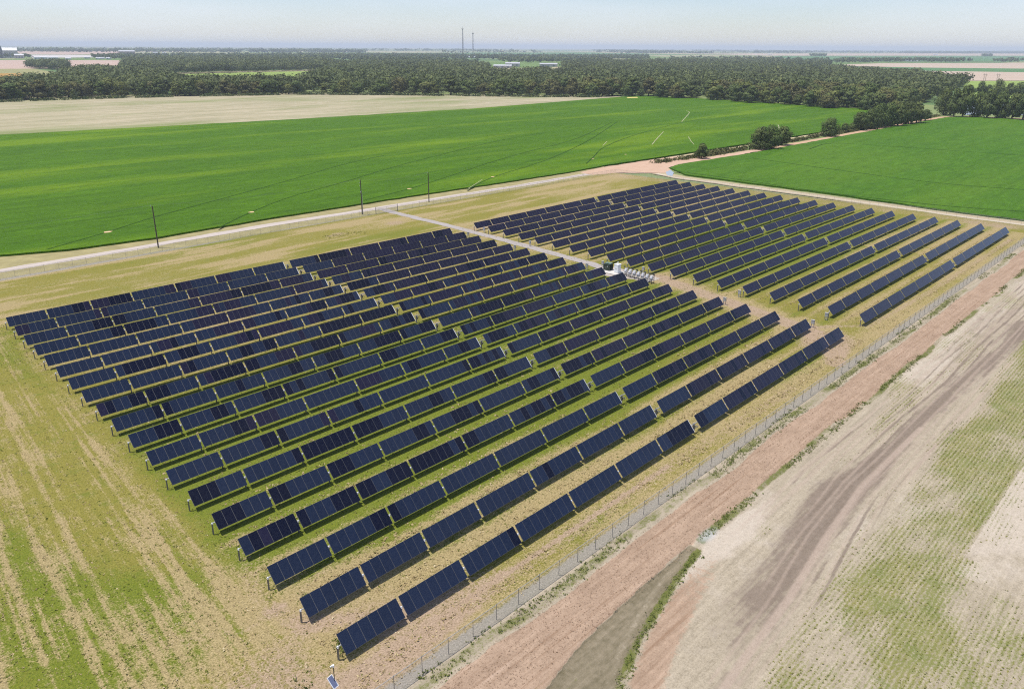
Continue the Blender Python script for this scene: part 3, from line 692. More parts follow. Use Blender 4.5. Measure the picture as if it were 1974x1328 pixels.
# section start positions along a row
SEC = []; x = 0.0; gaps = [-0.34]
for i, n in enumerate(N1):
    SEC.append((x, n)); x += n * MP - MG
    if i < len(N1) - 1: gaps.append(x + SG / 2 + MG / 2); x += SG + MG
XD = x + CG / 2; x += CG
for i, n in enumerate(N2):
    SEC.append((x, n)); x += n * MP - MG
    if i < len(N2) - 1: gaps.append(x + SG / 2 + MG / 2); x += SG + MG
LROW = x; gaps.append(LROW + 0.30)
mb = MB(); mb.tube((-0.42, 0, 0), (LROW + 0.40, 0, 0), 0.065, n=8); TUBE = mb.mesh('torque_tube', [STEEL])
mb = MB()      # H-section pile with a bearing housing on top
for yy in (-0.07, 0.07): mb.box((0, yy, 0.50), (0.12, 0.012, 1.72), 0)
mb.box((0, 0, 0.50), (0.012, 0.128, 1.72), 0)
mb.box((0, 0, 1.375), (0.16, 0.26, 0.03), 1)
mb.tube((-0.05, 0, 1.45), (0.05, 0, 1.45), 0.10, n=12, mi=1)
POST = mb.mesh('support_post', [POSTM, BRIGHT])
mb = MB()      # slew drive: stout pile, gear housing, motor, controller box
mb.box((0, 0, 0.45), (0.20, 0.20, 1.75), 0); mb.tube((-0.14, 0, 1.45), (0.14, 0, 1.45), 0.15, n=14, mi=0)
mb.tube((0, -0.05, 1.27), (0, -0.62, 1.27), 0.085, n=10, mi=2); mb.box((0.0, -0.18, 0.95), (0.30, 0.14, 0.38), 2)
DRIVE = mb.mesh('drive_motor', [POSTM, BRIGHT, simple('motor_casing', (0.10, 0.10, 0.10), 0.5)])
mb = MB()      # damper strut beside the drive
mb.tube((0, -0.45, 1.02), (0, 0.05, 0.60), 0.035, n=8); mb.tube((0, 0.05, 0.60), (0, 0.12, 0.10), 0.02, n=8); DAMP = mb.mesh('damper', [STEEL])

mb = MB(); mb.box((0, 0, 0.10), (0.08, CH * 0.98, 0.05)); mb.box((0.10, 0, 0.03), (0.05, CH * 0.8, 0.05)); ENDR = mb.mesh('end_rail', [BRIGHT])
ORD = ['first', 'second', 'third', 'fourth', 'fifth', 'sixth', 'seventh', 'eighth', 'ninth', 'tenth']
def row_label(blk, i):
    near_ = 'near left block' if blk == 'A' else 'far right block'
    look = 'blue panel row' if blk == 'A' else 'violet panel row'
    j = 18 - i
    if i == 0: return f'{look}, {near_}, outermost one on the gravel road side'
    if j == 0: return f'{look}, {near_}, outermost one on the dirt strip side'
    if i == 9: return f'{look}, {near_}, middle one with nine rows either side'
    return f'{look}, {near_}, {ORD[i] if i < 9 else ORD[j]} from the ' + ('gravel road side' if i < 9 else 'dirt strip side')

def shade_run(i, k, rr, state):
    """runs of lighter and darker panels with film tint and uneven sky reflection put into the glass colour"""
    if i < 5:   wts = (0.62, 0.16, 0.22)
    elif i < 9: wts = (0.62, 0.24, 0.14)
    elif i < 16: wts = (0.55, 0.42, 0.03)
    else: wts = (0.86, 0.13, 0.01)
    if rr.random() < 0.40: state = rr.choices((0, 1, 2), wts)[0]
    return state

ZTOP = ZT + CH / 2 * math.sin(TILT) + 0.135 * math.cos(TILT); YTOP = CH / 2 * math.cos(TILT) - 0.135 * math.sin(TILT)
DYAW = 0.0
ROWPOS = {}
def row_fit(LL, RR):
    z = ZT + CH / 2 * math.sin(TILT) + 0.135 * math.cos(TILT); q = []
    for l, r_ in zip(LL, RR):
        a, b = at(*l, z), at(*r_, z); q.append((a.x, a.y, b.x, b.y))
    q = np.array(q); i = np.arange(19); o = np.empty_like(q)
    for c in range(4): o[:, c] = 0.75 * np.polyval(np.polyfit(i, q[:, c], 3), i) + 0.25 * q[:, c]
    for c in (1, 3): o[:, c] = np.polyval(np.polyfit(i, q[:, c], 3), i)
    return o
for blk, LL, RR in (('A', A1L, A2R), ('B', B1L, B2R)):
    FIT = row_fit(LL, RR)
    for i in range(19):
        tl = math.radians((53, 52.5, 52, 51.5, 51)[i] if (blk == 'A' and i < 5) else 48.5) + math.radians(random.uniform(-0.5, 0.5))
        ZTOP = ZT + CH / 2 * math.sin(tl) + 0.135 * math.cos(tl); YTOP = CH / 2 * math.cos(tl) - 0.135 * math.sin(tl)
        a = Vector((FIT[i, 0], FIT[i, 1], 0)); b = Vector((FIT[i, 2], FIT[i, 3], 0)); d = (b - a); ang = math.atan2(d.y, d.x); mid = (a + b) / 2
        ux = Vector((math.cos(ang), math.sin(ang), 0)); uy = Vector((-ux.y, ux.x, 0))
        org = mid - ux * (LROW / 2) - uy * YTOP; org.z = 0
        ROWPOS[blk, i] = (org, ang)
        row = empty('solar_tracker_row', org, ang)
        tag(row, row_label(blk, i), 'solar panel row', 'solar tracker rows in the near block' if blk == 'A' else 'solar tracker rows in the far block')
        rr = random.Random(1000 * (blk == 'B') + i)
        link('torque_tube', TUBE, row, (0, 0, ZT))
        for gx in gaps: link('support_post', POST, row, (gx, 0, 0))
        link('end_rail', ENDR, row, (SEC[6][0] + N1[6] * MP - MG + 0.05, 0, ZT), (tl, 0, 0)); link('drive_motor', DRIVE, row, (XD, 0, 0)); link('damper', DAMP, row, (XD + 0.55, 0, 0))
        st = 0
        for sx, n in SEC:
            if blk == 'B':
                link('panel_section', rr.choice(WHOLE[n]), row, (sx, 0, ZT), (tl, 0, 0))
                continue
            sec = link('panel_section', RAIL[n], row, (sx, 0, ZT), (tl, 0, 0))
            far_half = sx > XD + 4
            for k in range(n):
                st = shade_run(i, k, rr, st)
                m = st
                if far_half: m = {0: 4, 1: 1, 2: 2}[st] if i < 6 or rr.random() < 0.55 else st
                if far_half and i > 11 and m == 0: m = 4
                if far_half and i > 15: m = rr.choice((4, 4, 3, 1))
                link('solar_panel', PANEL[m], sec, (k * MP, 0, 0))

# ------------------------------------------------------------------ equipment pad
CONC = gset('concrete', (0.50, 0.48, 0.45), 1.2, 0.10)
GREENP = simple('green_enamel', (0.014, 0.028, 0.018), 0.4, 0, 0.5, 0.15, 2)
WHITEP = simple('white_enamel', (0.78, 0.80, 0.82), 0.35, 0, 0.5, 0.05, 2)
GREYP = simple('grey_enamel', (0.50, 0.51, 0.53), 0.4, 0, 0.5, 0.08, 2)
INVW = simple('inverter_casing', (0.58, 0.57, 0.60), 0.4, 0, 0.5, 0.06, 2)
DARKP = simple('dark_plastic', (0.04, 0.04, 0.045), 0.5)
PAD = gset('pad_gravel', (0.36, 0.315, 0.275), 1.5, 0.3)
c_x = at(1172, 522); c_c = at(1190, 527)
pad = sheet('gravel_bed', wob([(c_x.x - 4.5, c_x.y + 3), (c_x.x + 3.5, c_x.y + 3.5), (117.8, -60), (117.0, -70.5), (112.6, -70.5), (110, -60)], 0.4, 2, 5), 0.034, PAD)
def pad_slab(c, dx, dy, label):
    mb = MB(); mb.bevbox((0, 0, 0.09), (dx, dy, 0.26), 0.02)
    return tag(link('concrete_pad', mb.mesh('concrete_pad', [CONC]), None, (c.x, c.y, 0.04)), label, 'concrete pad')
pc = Vector(((c_x.x + c_c.x) / 2 - .4, (c_x.y + c_c.y) / 2, 0)); pad_slab(pc, 3.6, 7.4, 'pale concrete pad under the green transformer and white cabinet')
def transformer(c):
    t = empty('transformer', (c.x, c.y, 0.26)); tag(t, 'dark green pad-mounted transformer with cooling fins on the concrete pad', 'transformer'); t.scale = (0.80, 0.82, 0.95)
    mb = MB(); mb.bevbox((0.25, 0, 0.85), (1.3, 2.0, 1.7), 0.04); link('tank', mb.mesh('tank', [GREENP]), t)
    mb = MB(); mb.bevbox((-0.75, 0, 0.80), (0.70, 2.1, 1.6), 0.04); link('cable_cabinet', mb.mesh('cable_cabinet', [GREENP]), t)
    mb = MB(); mb.bevbox((0.25, 0, 1.74), (1.36, 2.06, 0.10), 0.03); mb.box((0.2, 0.3, 1.82), (0.5, 0.5, 0.06)); link('lid', mb.mesh('lid', [simple('pale_green', (0.13, 0.19, 0.15), 0.45)]), t)  # lid a paler green than the tank
    for sy in (-1, 1):
        mb = MB()
        for k in range(9): mb.box((-0.25 + k * 0.13, sy * 1.13, 0.85), (0.03, 0.26, 1.2))
        link('cooling_fins', mb.mesh('cooling_fins', [GREENP]), t)
    mb = MB(); mb.box((-1.115, 0.02, 0.8), (0.03, 0.05, 0.4)); mb.box((-1.11, -0.5, 1.1), (0.02, 0.28, 0.2)); link('handle', mb.mesh('handle', [GREYP]), t)
transformer(c_x)
def cabinet(c):
    t = empty('switchgear_cabinet', (c.x, c.y, 0.26)); tag(t, 'tall white switchgear cabinet on the concrete pad beside the green transformer', 'cabinet'); t.scale = (0.88, 0.88, 0.86)
    mb = MB(); mb.bevbox((0, 0, 1.18), (1.45, 1.25, 2.3), 0.03); link('body', mb.mesh('body', [WHITEP]), t)
    mb = MB(); mb.bevbox((0, 0, 2.38), (1.6, 1.4, 0.12), 0.04); link('roof', mb.mesh('roof', [WHITEP]), t)
    for sy in (-0.31, 0.31):
        mb = MB(); mb.bevbox((-0.74, sy, 1.15), (0.03, 0.58, 2.05), 0.01); d = link('door', mb.mesh('door', [WHITEP]), t)
        mb = MB(); mb.box((-0.775, sy - 0.2 * (1 if sy > 0 else -1), 1.15), (0.03, 0.04, 0.3)); link('handle', mb.mesh('handle', [DARKP]), d)
    mb = MB(); mb.box((0.735, 0.2, 1.7), (0.02, 0.5, 0.4)); link('vent', mb.mesh('vent', [GREYP]), t)
    mb = MB(); mb.tube((0.5, 0.3, 2.44), (0.5, 0.3, 2.75), 0.05, mi=0); mb.tube((0.5, 0.3, 2.75), (0.5, 0.3, 2.9), 0.12, mi=0); link('beacon', mb.mesh('beacon', [WHITEP]), t)
cabinet(c_c)
ia = at(1206, 531.5); ib = at(1255, 546); dv = (ib - ia); rz = math.atan2(dv.y, dv.x); LR = dv.length + 1.2
rk = empty('inverter_rack', ((ia.x + ib.x) / 2, (ia.y + ib.y) / 2, 0.03), rz); tag(rk, 'galvanised steel rack with a canopy of beams carrying seven string inverters', 'equipment rack')
for k in range(8):
    mb = MB(); xx = -LR / 2 + k * LR / 7
    mb.box((xx, 0.25, 1.0), (0.09, 0.09, 2.1)); mb.box((xx, -0.55, 0.35), (0.07, 0.07, 0.8)); mb.tube((xx, -0.55, 0.7), (xx, 0.25, 1.6), 0.03); mb.box((xx, 0.12, 2.12), (0.26, 0.34, 0.22))
    link('rack_post', mb.mesh('rack_post', [DARKP]), rk)
for zz in (0.75, 1.85):
    mb = MB(); mb.box((0, 0.33, zz), (LR + 0.1, 0.05, 0.09)); link('rack_beam', mb.mesh('rack_beam', [STEEL]), rk)
mb = MB(); mb.box((0, -0.55, 0.78), (LR, 0.25, 0.10)); link('cable_tray', mb.mesh('cable_tray', [STEEL]), rk)
inv0 = None
for k in range(7):
    p = ia.lerp(ib, (k + 0.0) / 6.0)
    if inv0 is None:
        t = empty('string_inverter', (0, 0, 0)); inv0 = t
        mb = MB(); mb.bevbox((0, -0.02, 0.52), (0.78, 0.30, 0.86), 0.04); link('casing', mb.mesh('casing', [INVW]), t)
        mb = MB(); mb.bevbox((0, -0.24, 0.62), (0.60, 0.08, 0.62), 0.02); link('front_cover', mb.mesh('front_cover', [INVW]), t)
        mb = MB()
        for q in range(9): mb.box((-0.28 + q * 0.07, 0.19, 0.55), (0.02, 0.08, 0.8))
        link('heat_sink', mb.mesh('heat_sink', [GREYP]), t)
        mb = MB(); mb.bevbox((0, -0.02, -0.12), (0.62, 0.26, 0.26), 0.02)
        for q in range(4): mb.tube((-0.2 + q * 0.13, -0.02, -0.25), (-0.2 + q * 0.13, -0.1, -0.6), 0.025)
        link('switch_box', mb.mesh('switch_box', [DARKP]), t)
    else:
        t = inv0.copy(); COL.objects.link(t)
        for ch in inv0.children:
            c2 = ch.copy(); c2.parent = t; COL.objects.link(c2)
    ux = Vector((math.cos(rz), math.sin(rz), 0)); uy = Vector((-ux.y, ux.x, 0))
    q = Vector((p.x, p.y, 0.85)) - uy * 0.05
    t.location = q; t.rotation_euler = (math.radians(-14), 0, rz)
    nm = ['nearest the white cabinet', 'second from the white cabinet', 'third from the white cabinet', 'in the middle of the rack', 'third from the bare lane end', 'second from the bare lane end', 'at the bare lane end of the rack'][k]
    tag(t, 'pale grey inverter hung on the steel rack, ' + nm, 'inverter', 'string inverters on the rack')

# combiner boxes on posts beside the row ends
cb0 = None
CB = [((1131.5, 520), 'beside the gravel lane, just left of the green transformer'), ((1162, 515), 'close behind the green transformer'), ((934, 449), 'by the gravel lane at the first far row'), ((1022, 475), 'by the gravel lane at the fifth far row'), ((903, 458), 'at the gravel lane end of the near rows'), ((992.8, 484), 'by the gravel lane halfway to the transformer'), ((1240, 527), 'right behind the inverter rack'), ((1425, 573), 'on the bare lane, right of the inverter rack'), ((1396.5, 587), 'at the fifth near row from the fence'), ((1592, 617), 'at the second far row from the fence'), ((1566, 631), 'at the second near row from the fence')]
for (px, lb) in CB:
    p = at(*px)
    if cb0 is None:
        t = empty('combiner_box', (0, 0, 0)); cb0 = t
        for sy in (-0.28, 0.28):
            mb = MB(); mb.box((0, sy, 0.75), (0.07, 0.07, 1.7)); link('post', mb.mesh('post', [POSTM]), t)
        mb = MB(); mb.bevbox((-0.12, 0, 1.15), (0.24, 0.60, 0.75), 0.02); bx = link('enclosure', mb.mesh('enclosure', [simple('box_grey', (0.34, 0.35, 0.36), 0.4, 0, 0.5, 0.08, 2)]), t)
        mb = MB(); mb.bevbox((-0.12, 0, 1.58), (0.34, 0.72, 0.05), 0.01); link('sun_shade', mb.mesh('sun_shade', [STEEL]), t)
        mb = MB(); mb.tube((-0.12, -0.15, 0.75), (-0.12, -0.15, 0.0), 0.04); mb.tube((-0.12, 0.12, 0.75), (-0.12, 0.12, 0.0), 0.04); link('conduit', mb.mesh('conduit', [GREYP]), t)
    else:
        t = cb0.copy(); COL.objects.link(t)
        for ch in cb0.children:
            c2 = ch.copy(); c2.parent = t; COL.objects.link(c2)
    t.location = (p.x, p.y, 0); t.rotation_euler = (0, 0, math.radians(random.uniform(-6, 6)))
    tag(t, 'grey electrical box on two posts ' + lb, 'electrical box', 'combiner boxes beside the lane')

# ------------------------------------------------------------------ sensor mast in the corner
p = at(647, 1334); t = empty('weather_mast', (p.x, p.y, 0)); tag(t, 'thin dark sensor mast with a small white framed solar panel in the bare corner', 'sensor mast')
mb = MB(); mb.tube((0, 0, -0.1), (0, 0, 2.75), 0.035, n=10); link('pole', mb.mesh('pole', [DARKP]), t)
mb = MB(); mb.tube((0, 0, 2.70), (0, 0, 2.9), 0.09, n=12); mb.box((-0.12, 0.05, 2.84), (0.3, 0.08, 0.1)); link('sensor_head', mb.mesh('sensor_head', [WHITEP]), t)
LX = (RT * 0.53 - UP * 0.85).normalized(); LY = (0.7 * (RT * 0.80 + UP * 0.50) + 0.71 * fw); LY = (LY - LX * LY.dot(LX)).normalized(); LZ = LX.cross(LY)
R = Matrix((LX, LY, LZ)).transposed()
mb = MB()
for (cx, cy, dx, dy) in ((0, 0.25, 1.12, 0.05), (0, -0.25, 1.12, 0.05), (0.535, 0, 0.05, 0.45), (-0.535, 0, 0.05, 0.45)): mb.box(R @ Vector((cx, cy, 0)), (dx, dy, 0.05), 0, R)
pf = link('panel_frame', mb.mesh('panel_frame', [WHITEP]), t, (-0.18, 0, 1.25))
mb = MB(); mb.box(R @ Vector((0, 0, -0.005)), (1.02, 0.45, 0.03), 0, R); link('cell_sheet', mb.mesh('cell_sheet', [simple('pale_cells', (0.14, 0.16, 0.26), 0.25, 0, 0.5)]), pf)
mb = MB(); mb.box((0.08, 0, 0.75), (0.14, 0.2, 0.3)); link('logger_box', mb.mesh('logger_box', [GREYP]), t)

# ------------------------------------------------------------------ fences
def mesh_mat(name, pitch=0.22, wire=0.30, col=(0.62, 0.62, 0.62), uvw=(1, 0)):
    s = SH(name); tc = s.n('ShaderNodeTexCoord').outputs['Object']
    sp = s.n('ShaderNodeSeparateXYZ'); s.nt.links.new(tc, sp.inputs[0])
    a = s.math('ADD', sp.outputs[0], sp.outputs[2]); b = s.math('SUBTRACT', sp.outputs[0], sp.outputs[2])
    def line(q):
        m = s.math('FRACT', s.math('MULTIPLY', q, 1 / pitch)); return s.math('LESS_THAN', m, wire)
    f = s.math('MAXIMUM', line(a), line(b))
    pr = s.n('ShaderNodeBsdfPrincipled'); pr.inputs['Base Color'].default_value = (*col, 1); pr.inputs['Roughness'].default_value = 0.5; pr.inputs['Metallic'].default_value = 0.2
    tr = s.n('ShaderNodeBsdfTransparent'); mx = s.n('ShaderNodeMixShader')
    s.nt.links.new(f, mx.inputs[0]); s.nt.links.new(tr.outputs[0], mx.inputs[1]); s.nt.links.new(pr.outputs[0], mx.inputs[2])
    s.nt.links.new(mx.outputs[0], s.out.inputs[0])
    return s.mat
WIRE = mesh_mat('chain_link', 0.075, 0.085, (0.50, 0.50, 0.50))
def fence(label, a, b, n, h, rail=None, pr=0.032):
    a = Vector(a); b = Vector(b); d = b - a; L = d.length
    t = empty('chain_link_fence', (a.x, a.y, 0), math.atan2(d.y, d.x)); tag(t, label, 'fence')
    pm = MB(); pm.tube((0, 0, -0.3), (0, 0, h + 0.05), pr, n=6); pm.tube((0, 0, h + 0.05), (0, 0, h + 0.09), 0.045, 0.02, n=6); pmesh = pm.mesh('post', [POSTM])
    for k in range(n + 1): link('post', pmesh, t, (L * k / n, 0, 0))
    mb = MB(); mb.add([(0, 0.04, 0.03), (L, 0.04, 0.03), (L, 0.04, h), (0, 0.04, h)], [(0, 1, 2, 3)]); link('wire_mesh', mb.mesh('wire_mesh', [WIRE]), t)
    mb = MB(); mb.tube((0, 0, h), (L, 0, h), 0.026, n=6); link('top_rail', mb.mesh('top_rail', [rail or STEEL]), t)
FH = 1.75
fence('silver chain-link fence between the panels and the salmon dirt strip', (-16, -124.9), (247, -125.1), 84, FH)
fence('chain-link fence along the gravel road, left of the gate', (-60, 41.5), (119.3, 39.0), 56, FH, POSTM, 0.02)
fence('chain-link fence along the gravel road, right of the gate', (128.2, 38.6), (248.5, 36.2), 38, FH, POSTM, 0.02)
fence('chain-link fence along the far path in front of the young crop', (248.5, 36.2), (247, -125.1), 52, FH, POSTM, 0.02)
ga = Vector((119.3, 39.0)); gb = Vector((128.2, 38.6)); gd = gb - ga
t = empty('gate', (ga.x, ga.y, 0), math.atan2(gd.y, gd.x)); tag(t, 'double barred metal gate where the gravel lane meets the gravel road', 'gate')
for xx in (0.1, gd.length - 0.1):
    mb = MB(); mb.tube((xx, 0, -0.2), (xx, 0, 2.4), 0.09, n=10); link('gate_post', mb.mesh('gate_post', [POSTM]), t)
for x0, x1 in ((0.25, gd.length / 2 - 0.05), (gd.length / 2 + 0.05, gd.length - 0.25)):
    mb = MB()
    for zz in (0.2, 1.1, 1.95): mb.tube((x0, 0, zz), (x1, 0, zz), 0.035)
    k = int((x1 - x0) / 0.3)
    for q in range(k + 1): mb.tube((x0 + (x1 - x0) * q / k, 0, 0.2), (x0 + (x1 - x0) * q / k, 0, 1.95), 0.03)
    link('gate_leaf', mb.mesh('gate_leaf', [STEEL]), t)

# ------------------------------------------------------------------ utility poles and wires
WOOD = simple('pole_timber', (0.095, 0.080, 0.062), 0.85, 0, 0.1, 0.3, 1.5)
PORC = simple('insulator', (0.45, 0.47, 0.44), 0.3, 0, 0.5)
def pole(px, h, label, kit):
    p = at(*px); t = empty('utility_pole', (p.x, p.y, 0)); tag(t, label, 'utility pole', 'utility poles along the gravel road')
    mb = MB(); mb.tube((0, 0, -0.5), (0, 0, h), 0.19, 0.13, n=10); link('shaft', mb.mesh('shaft', [WOOD]), t)
    for k in range(1 + 2 * (kit > 0)):
        mb = MB(); z = h - 0.15 - 0.95 * k; mb.tube((0, 0, z), (-0.35, 0.1, z + .1), 0.03); mb.tube((-0.35, 0.1, z + .08), (-0.35, 0.1, z + 0.38), 0.08, 0.05); link('insulator', mb.mesh('insulator', [PORC]), t)
    if kit == 2:
        mb = MB(); mb.box((0, -0.05, 0), (0.14, 2.2, 0.12)); link('crossarm', mb.mesh('crossarm', [WOOD]), t, (0, 0, h * 0.64), (0, 0, math.radians(-48)))
        for sy in (-0.8, 0, 0.8):
            mb = MB(); mb.tube((0, sy, 0.06), (0, sy, 0.5), 0.09, 0.06); link('cutout', mb.mesh('cutout', [PORC]), t, (0, 0, h * 0.64), (0, 0, math.radians(-48)))
        mb = MB(); mb.tube((0.26, -0.1, 0), (0.26, -0.1, h * 0.62), 0.06, n=8); link('conduit', mb.mesh('conduit', [GREYP]), t)
    return Vector((p.x, p.y, h))
t1 = pole((305.5, 478), 11.3, 'dark bare timber pole beside the gravel road, left of the one with a crossarm', 0)
t2 = pole((698.5, 414), 11.2, 'timber pole with a crossarm and grey conduit near the gate', 2)
t3 = pole((827, 390), 10.2, 'plain thin timber pole right of the gate by the gravel road', 0)
def wire(a, b, label):
    mb = MB(); n = 14; pr = None
    for k in range(n + 1):
        f = k / n; q = a.lerp(b, f); q = q - Vector((0, 0, 4 * 1.1 * f * (1 - f)))
        if pr is not None: mb.tube(pr, q, 0.014, n=4, cap=False)
        pr = q
    tag(link('power_line', mb.mesh('power_line', [simple('aluminium_wire', (0.35, 0.36, 0.36), 0.4, 0.6)])), label, 'overhead wire')
wire(t1 + Vector((-.35, .1, .2)), t2 + Vector((-.35, .1, .2)), 'thin overhead wire between the bare pole and the crossarm pole')
wire(t1 + Vector((-.35, .1, .2)), Vector((-70, 50, 11.4)), 'thin overhead wire leading from the bare pole out past the left edge')
wire(t2 + Vector((-.35, .1, .2)), t3 + Vector((-.35, .1, .2)), 'thin overhead wire from the crossarm pole to the plain pole by the gate')

# ------------------------------------------------------------------ foliage
def leaf_mat(name, cols, warm=0.0):
    s = SH(name); oi = s.n('ShaderNodeObjectInfo')
    a = s.n('ShaderNodeAttribute', attribute_name='tint')
    tint = a.outputs['Fac']
    c = s.ramp(tint, [(0.0, cols[0]), (0.45, cols[1]), (0.8, cols[2]), (1.0, cols[3])])
    c2 = s.mix(c, (0.150, 0.130, 0.055), s.math('MULTIPLY', oi.outputs['Random'], 0.22))
    p = s.n('ShaderNodeBsdfPrincipled'); s.set(p.inputs['Base Color'], c2); p.inputs['Roughness'].default_value = 0.7; p.inputs['Specular IOR Level'].default_value = 0.15
    tr = s.n('ShaderNodeBsdfTranslucent'); s.set(tr.inputs['Color'], c2)
    mx = s.n('ShaderNodeMixShader'); mx.inputs[0].default_value = 0.18
    s.nt.links.new(p.outputs[0], mx.inputs[1]); s.nt.links.new(tr.outputs[0], mx.inputs[2]); s.nt.links.new(mx.outputs[0], s.out.inputs[0])
    return s.mat
LEAF = leaf_mat('foliage', [(0.042, 0.066, 0.020), (0.080, 0.118, 0.030), (0.130, 0.175, 0.046), (0.20, 0.235, 0.072)])
LEAFD = leaf_mat('foliage_far', [(0.040, 0.064, 0.022), (0.070, 0.106, 0.032), (0.110, 0.146, 0.046), (0.165, 0.19, 0.068)])
WEED = leaf_mat('weeds_leaf', [(0.070, 0.100, 0.018), (0.110, 0.145, 0.026), (0.160, 0.180, 0.042), (0.24, 0.20, 0.08)])
SPROUT = leaf_mat('seedling_leaf', [(0.130, 0.160, 0.026), (0.190, 0.205, 0.038), (0.270, 0.250, 0.062), (0.40, 0.33, 0.14)])
HEDGE = leaf_mat('hedge_leaf', [(0.060, 0.072, 0.022), (0.095, 0.105, 0.032), (0.140, 0.140, 0.050), (0.22, 0.18, 0.085)])
BARK = simple('bark', (0.085, 0.068, 0.050), 0.9, 0, 0.1, 0.3, 1.0)

NRM = {}
def leaf_cloud(r, centers, radii, nper, size, flat=0.75, tint0=None):
    """quads scattered through and over a set of lobes; returns verts, quads, tint per vertex"""
    P = []; T = []; NN = []
    mid = np.mean(np.array(centers), axis=0)
    for (c, rad, n) in zip(centers, radii, nper):
        d = r.normal(size=(n, 3)); d /= np.linalg.norm(d, axis=1, keepdims=True)
        keep = d[:, 2] > -0.75; d = d[keep]; m = len(d)
        rr = rad * (0.62 + 0.44 * r.random(m) ** 0.7)
        lump = 1 + 0.26 * np.sin(5 * d[:, 0] + c[0] * 3) * np.cos(6 * d[:, 1] + c[1] * 2)
        p = np.array(c) + d * (rr * lump)[:, None] * np.array([1, 1, flat])
        nrm = d + r.normal(size=(m, 3)) * 0.42; nrm /= np.linalg.norm(nrm, axis=1, keepdims=True)
        ref = r.normal(size=(m, 3)); u = np.cross(nrm, ref); u /= np.linalg.norm(u, axis=1, keepdims=True); v = np.cross(nrm, u)
        sz = size * (0.55 + 0.9 * r.random(m))[:, None]; as_ = (0.55 + 0.5 * r.random(m))[:, None]
        P.append(np.stack([p - u * sz, p - v * sz * as_, p + u * sz, p + v * sz * as_], 1))
        sm = d + 0.30 * nrm + np.array([0, 0, 0.25]) + 0.35 * (p - mid) / (np.linalg.norm(p - mid, axis=1, keepdims=True) + 1e-6)
        sm /= np.linalg.norm(sm, axis=1, keepdims=True); NN.append(np.repeat(sm, 4, axis=0))
        t0 = r.random() if tint0 is None else tint0
        T.append(np.repeat(np.clip(0.22 + 0.46 * t0 + 0.20 * (r.random(m) - 0.5) + 0.12 * r.random(), 0, 1), 4))
    P = np.concatenate(P); T = np.concatenate(T); k = len(P); leaf_cloud.normals = np.concatenate(NN)
    return P.reshape(-1, 3), np.arange(4 * k).reshape(k, 4), T

def cloud_mesh(name, P, Q, T, mat, normals=None):
    me = bpy.data.meshes.new(name); nf = len(Q)
    me.vertices.add(len(P)); me.vertices.foreach_set('co', P.astype(np.float32).ravel())
    me.loops.add(nf * 4); me.loops.foreach_set('vertex_index', Q.astype(np.int32).ravel())
    me.polygons.add(nf); me.polygons.foreach_set('loop_start', np.arange(0, nf * 4, 4, dtype=np.int32)); me.polygons.foreach_set('loop_total', np.full(nf, 4, np.int32))
    me.materials.append(mat); me.update(calc_edges=True)
    a = me.attributes.new('tint', 'FLOAT', 'POINT'); a.data.foreach_set('value', T.astype(np.float32))
    if normals is not None:
        me.polygons.foreach_set('use_smooth', np.ones(nf, bool)); me.normals_split_custom_set_from_vertices(normals.astype(np.float32))
    return me

def tree_proto(seed, Ht, Rd, nl, nq, size, low=0.28):
    """crown and trunk meshes of a broad deciduous tree, height Ht, crown radius Rd"""
    r = np.random.default_rng(seed); C = []; Rr = []
    for k in range(nl):
        a = 2.399 * k + r.random() * 0.8; h = (k + 0.5) / nl
        hz_ = Ht * (low + (0.90 - low) * h); prof = math.sin(math.pi * min(1.0, 0.20 + 0.80 * h) ** 0.85) ** 0.6 if h < 1 else 0.3
        rad = Rd * (0.25 + 0.75 * r.random()) * 0.68 * max(0.25, prof)
        C.append((rad * math.cos(a), rad * math.sin(a), hz_)); Rr.append(Rd * (0.34 + 0.24 * r.random()) * (0.75 + 0.35 * prof))
    n = [max(20, int(nq * (q / Rd) ** 2 / sum((w / Rd) ** 2 for w in Rr))) for q in Rr]
    P, Q, T = leaf_cloud(r, C, Rr, n, size)
    top = P[:, 2].max(); P[:, 2] *= Ht / top
    crown = cloud_mesh('crown', P, Q, T, LEAF, leaf_cloud.normals)
    mb = MB(); pts = [Vector((0, 0, -0.3)), Vector((0.1, 0.05, Ht * 0.22)), Vector((0.0, 0.2, Ht * 0.45)), Vector((0.1, 0.1, Ht * 0.72))]; rr = [Rd * 0.085, Rd * 0.065, Rd * 0.05, Rd * 0.02]
    for a, b, ra, rb in zip(pts[:-1], pts[1:], rr[:-1], rr[1:]): mb.tube(a, b, ra, rb, n=8, cap=False)
    for k in range(0, nl, 2):
        c = Vector(C[k]); c.z *= Ht / top; s0 = Vector((0, 0.1, Ht * 0.22 + 0.35 * max(0, c.z - Ht * 0.3))); mb.tube(s0, c, Rd * 0.028, Rd * 0.01, n=5, cap=False)
    return crown, mb.mesh('trunk', [BARK])
# (height 1 m unit prototypes are scaled per tree)
PROTO_N = [tree_proto(40 + k, 12.0, (5.4, 4.6, 6.0, 5.0)[k], (13, 12, 15, 14)[k], 4800, 0.29, (0.10, 0.12, 0.09, 0.13)[k]) for k in range(4)]
PROTO_F = [tree_proto(60 + k, 16.0, (5.8, 6.6, 5.0, 7.2, 6.0, 4.4)[k], (11, 13, 10, 15, 12, 9)[k], 2600, 0.48, (0.12, 0.16, 0.18, 0.14, 0.12, 0.12)[k]) for k in range(6)]

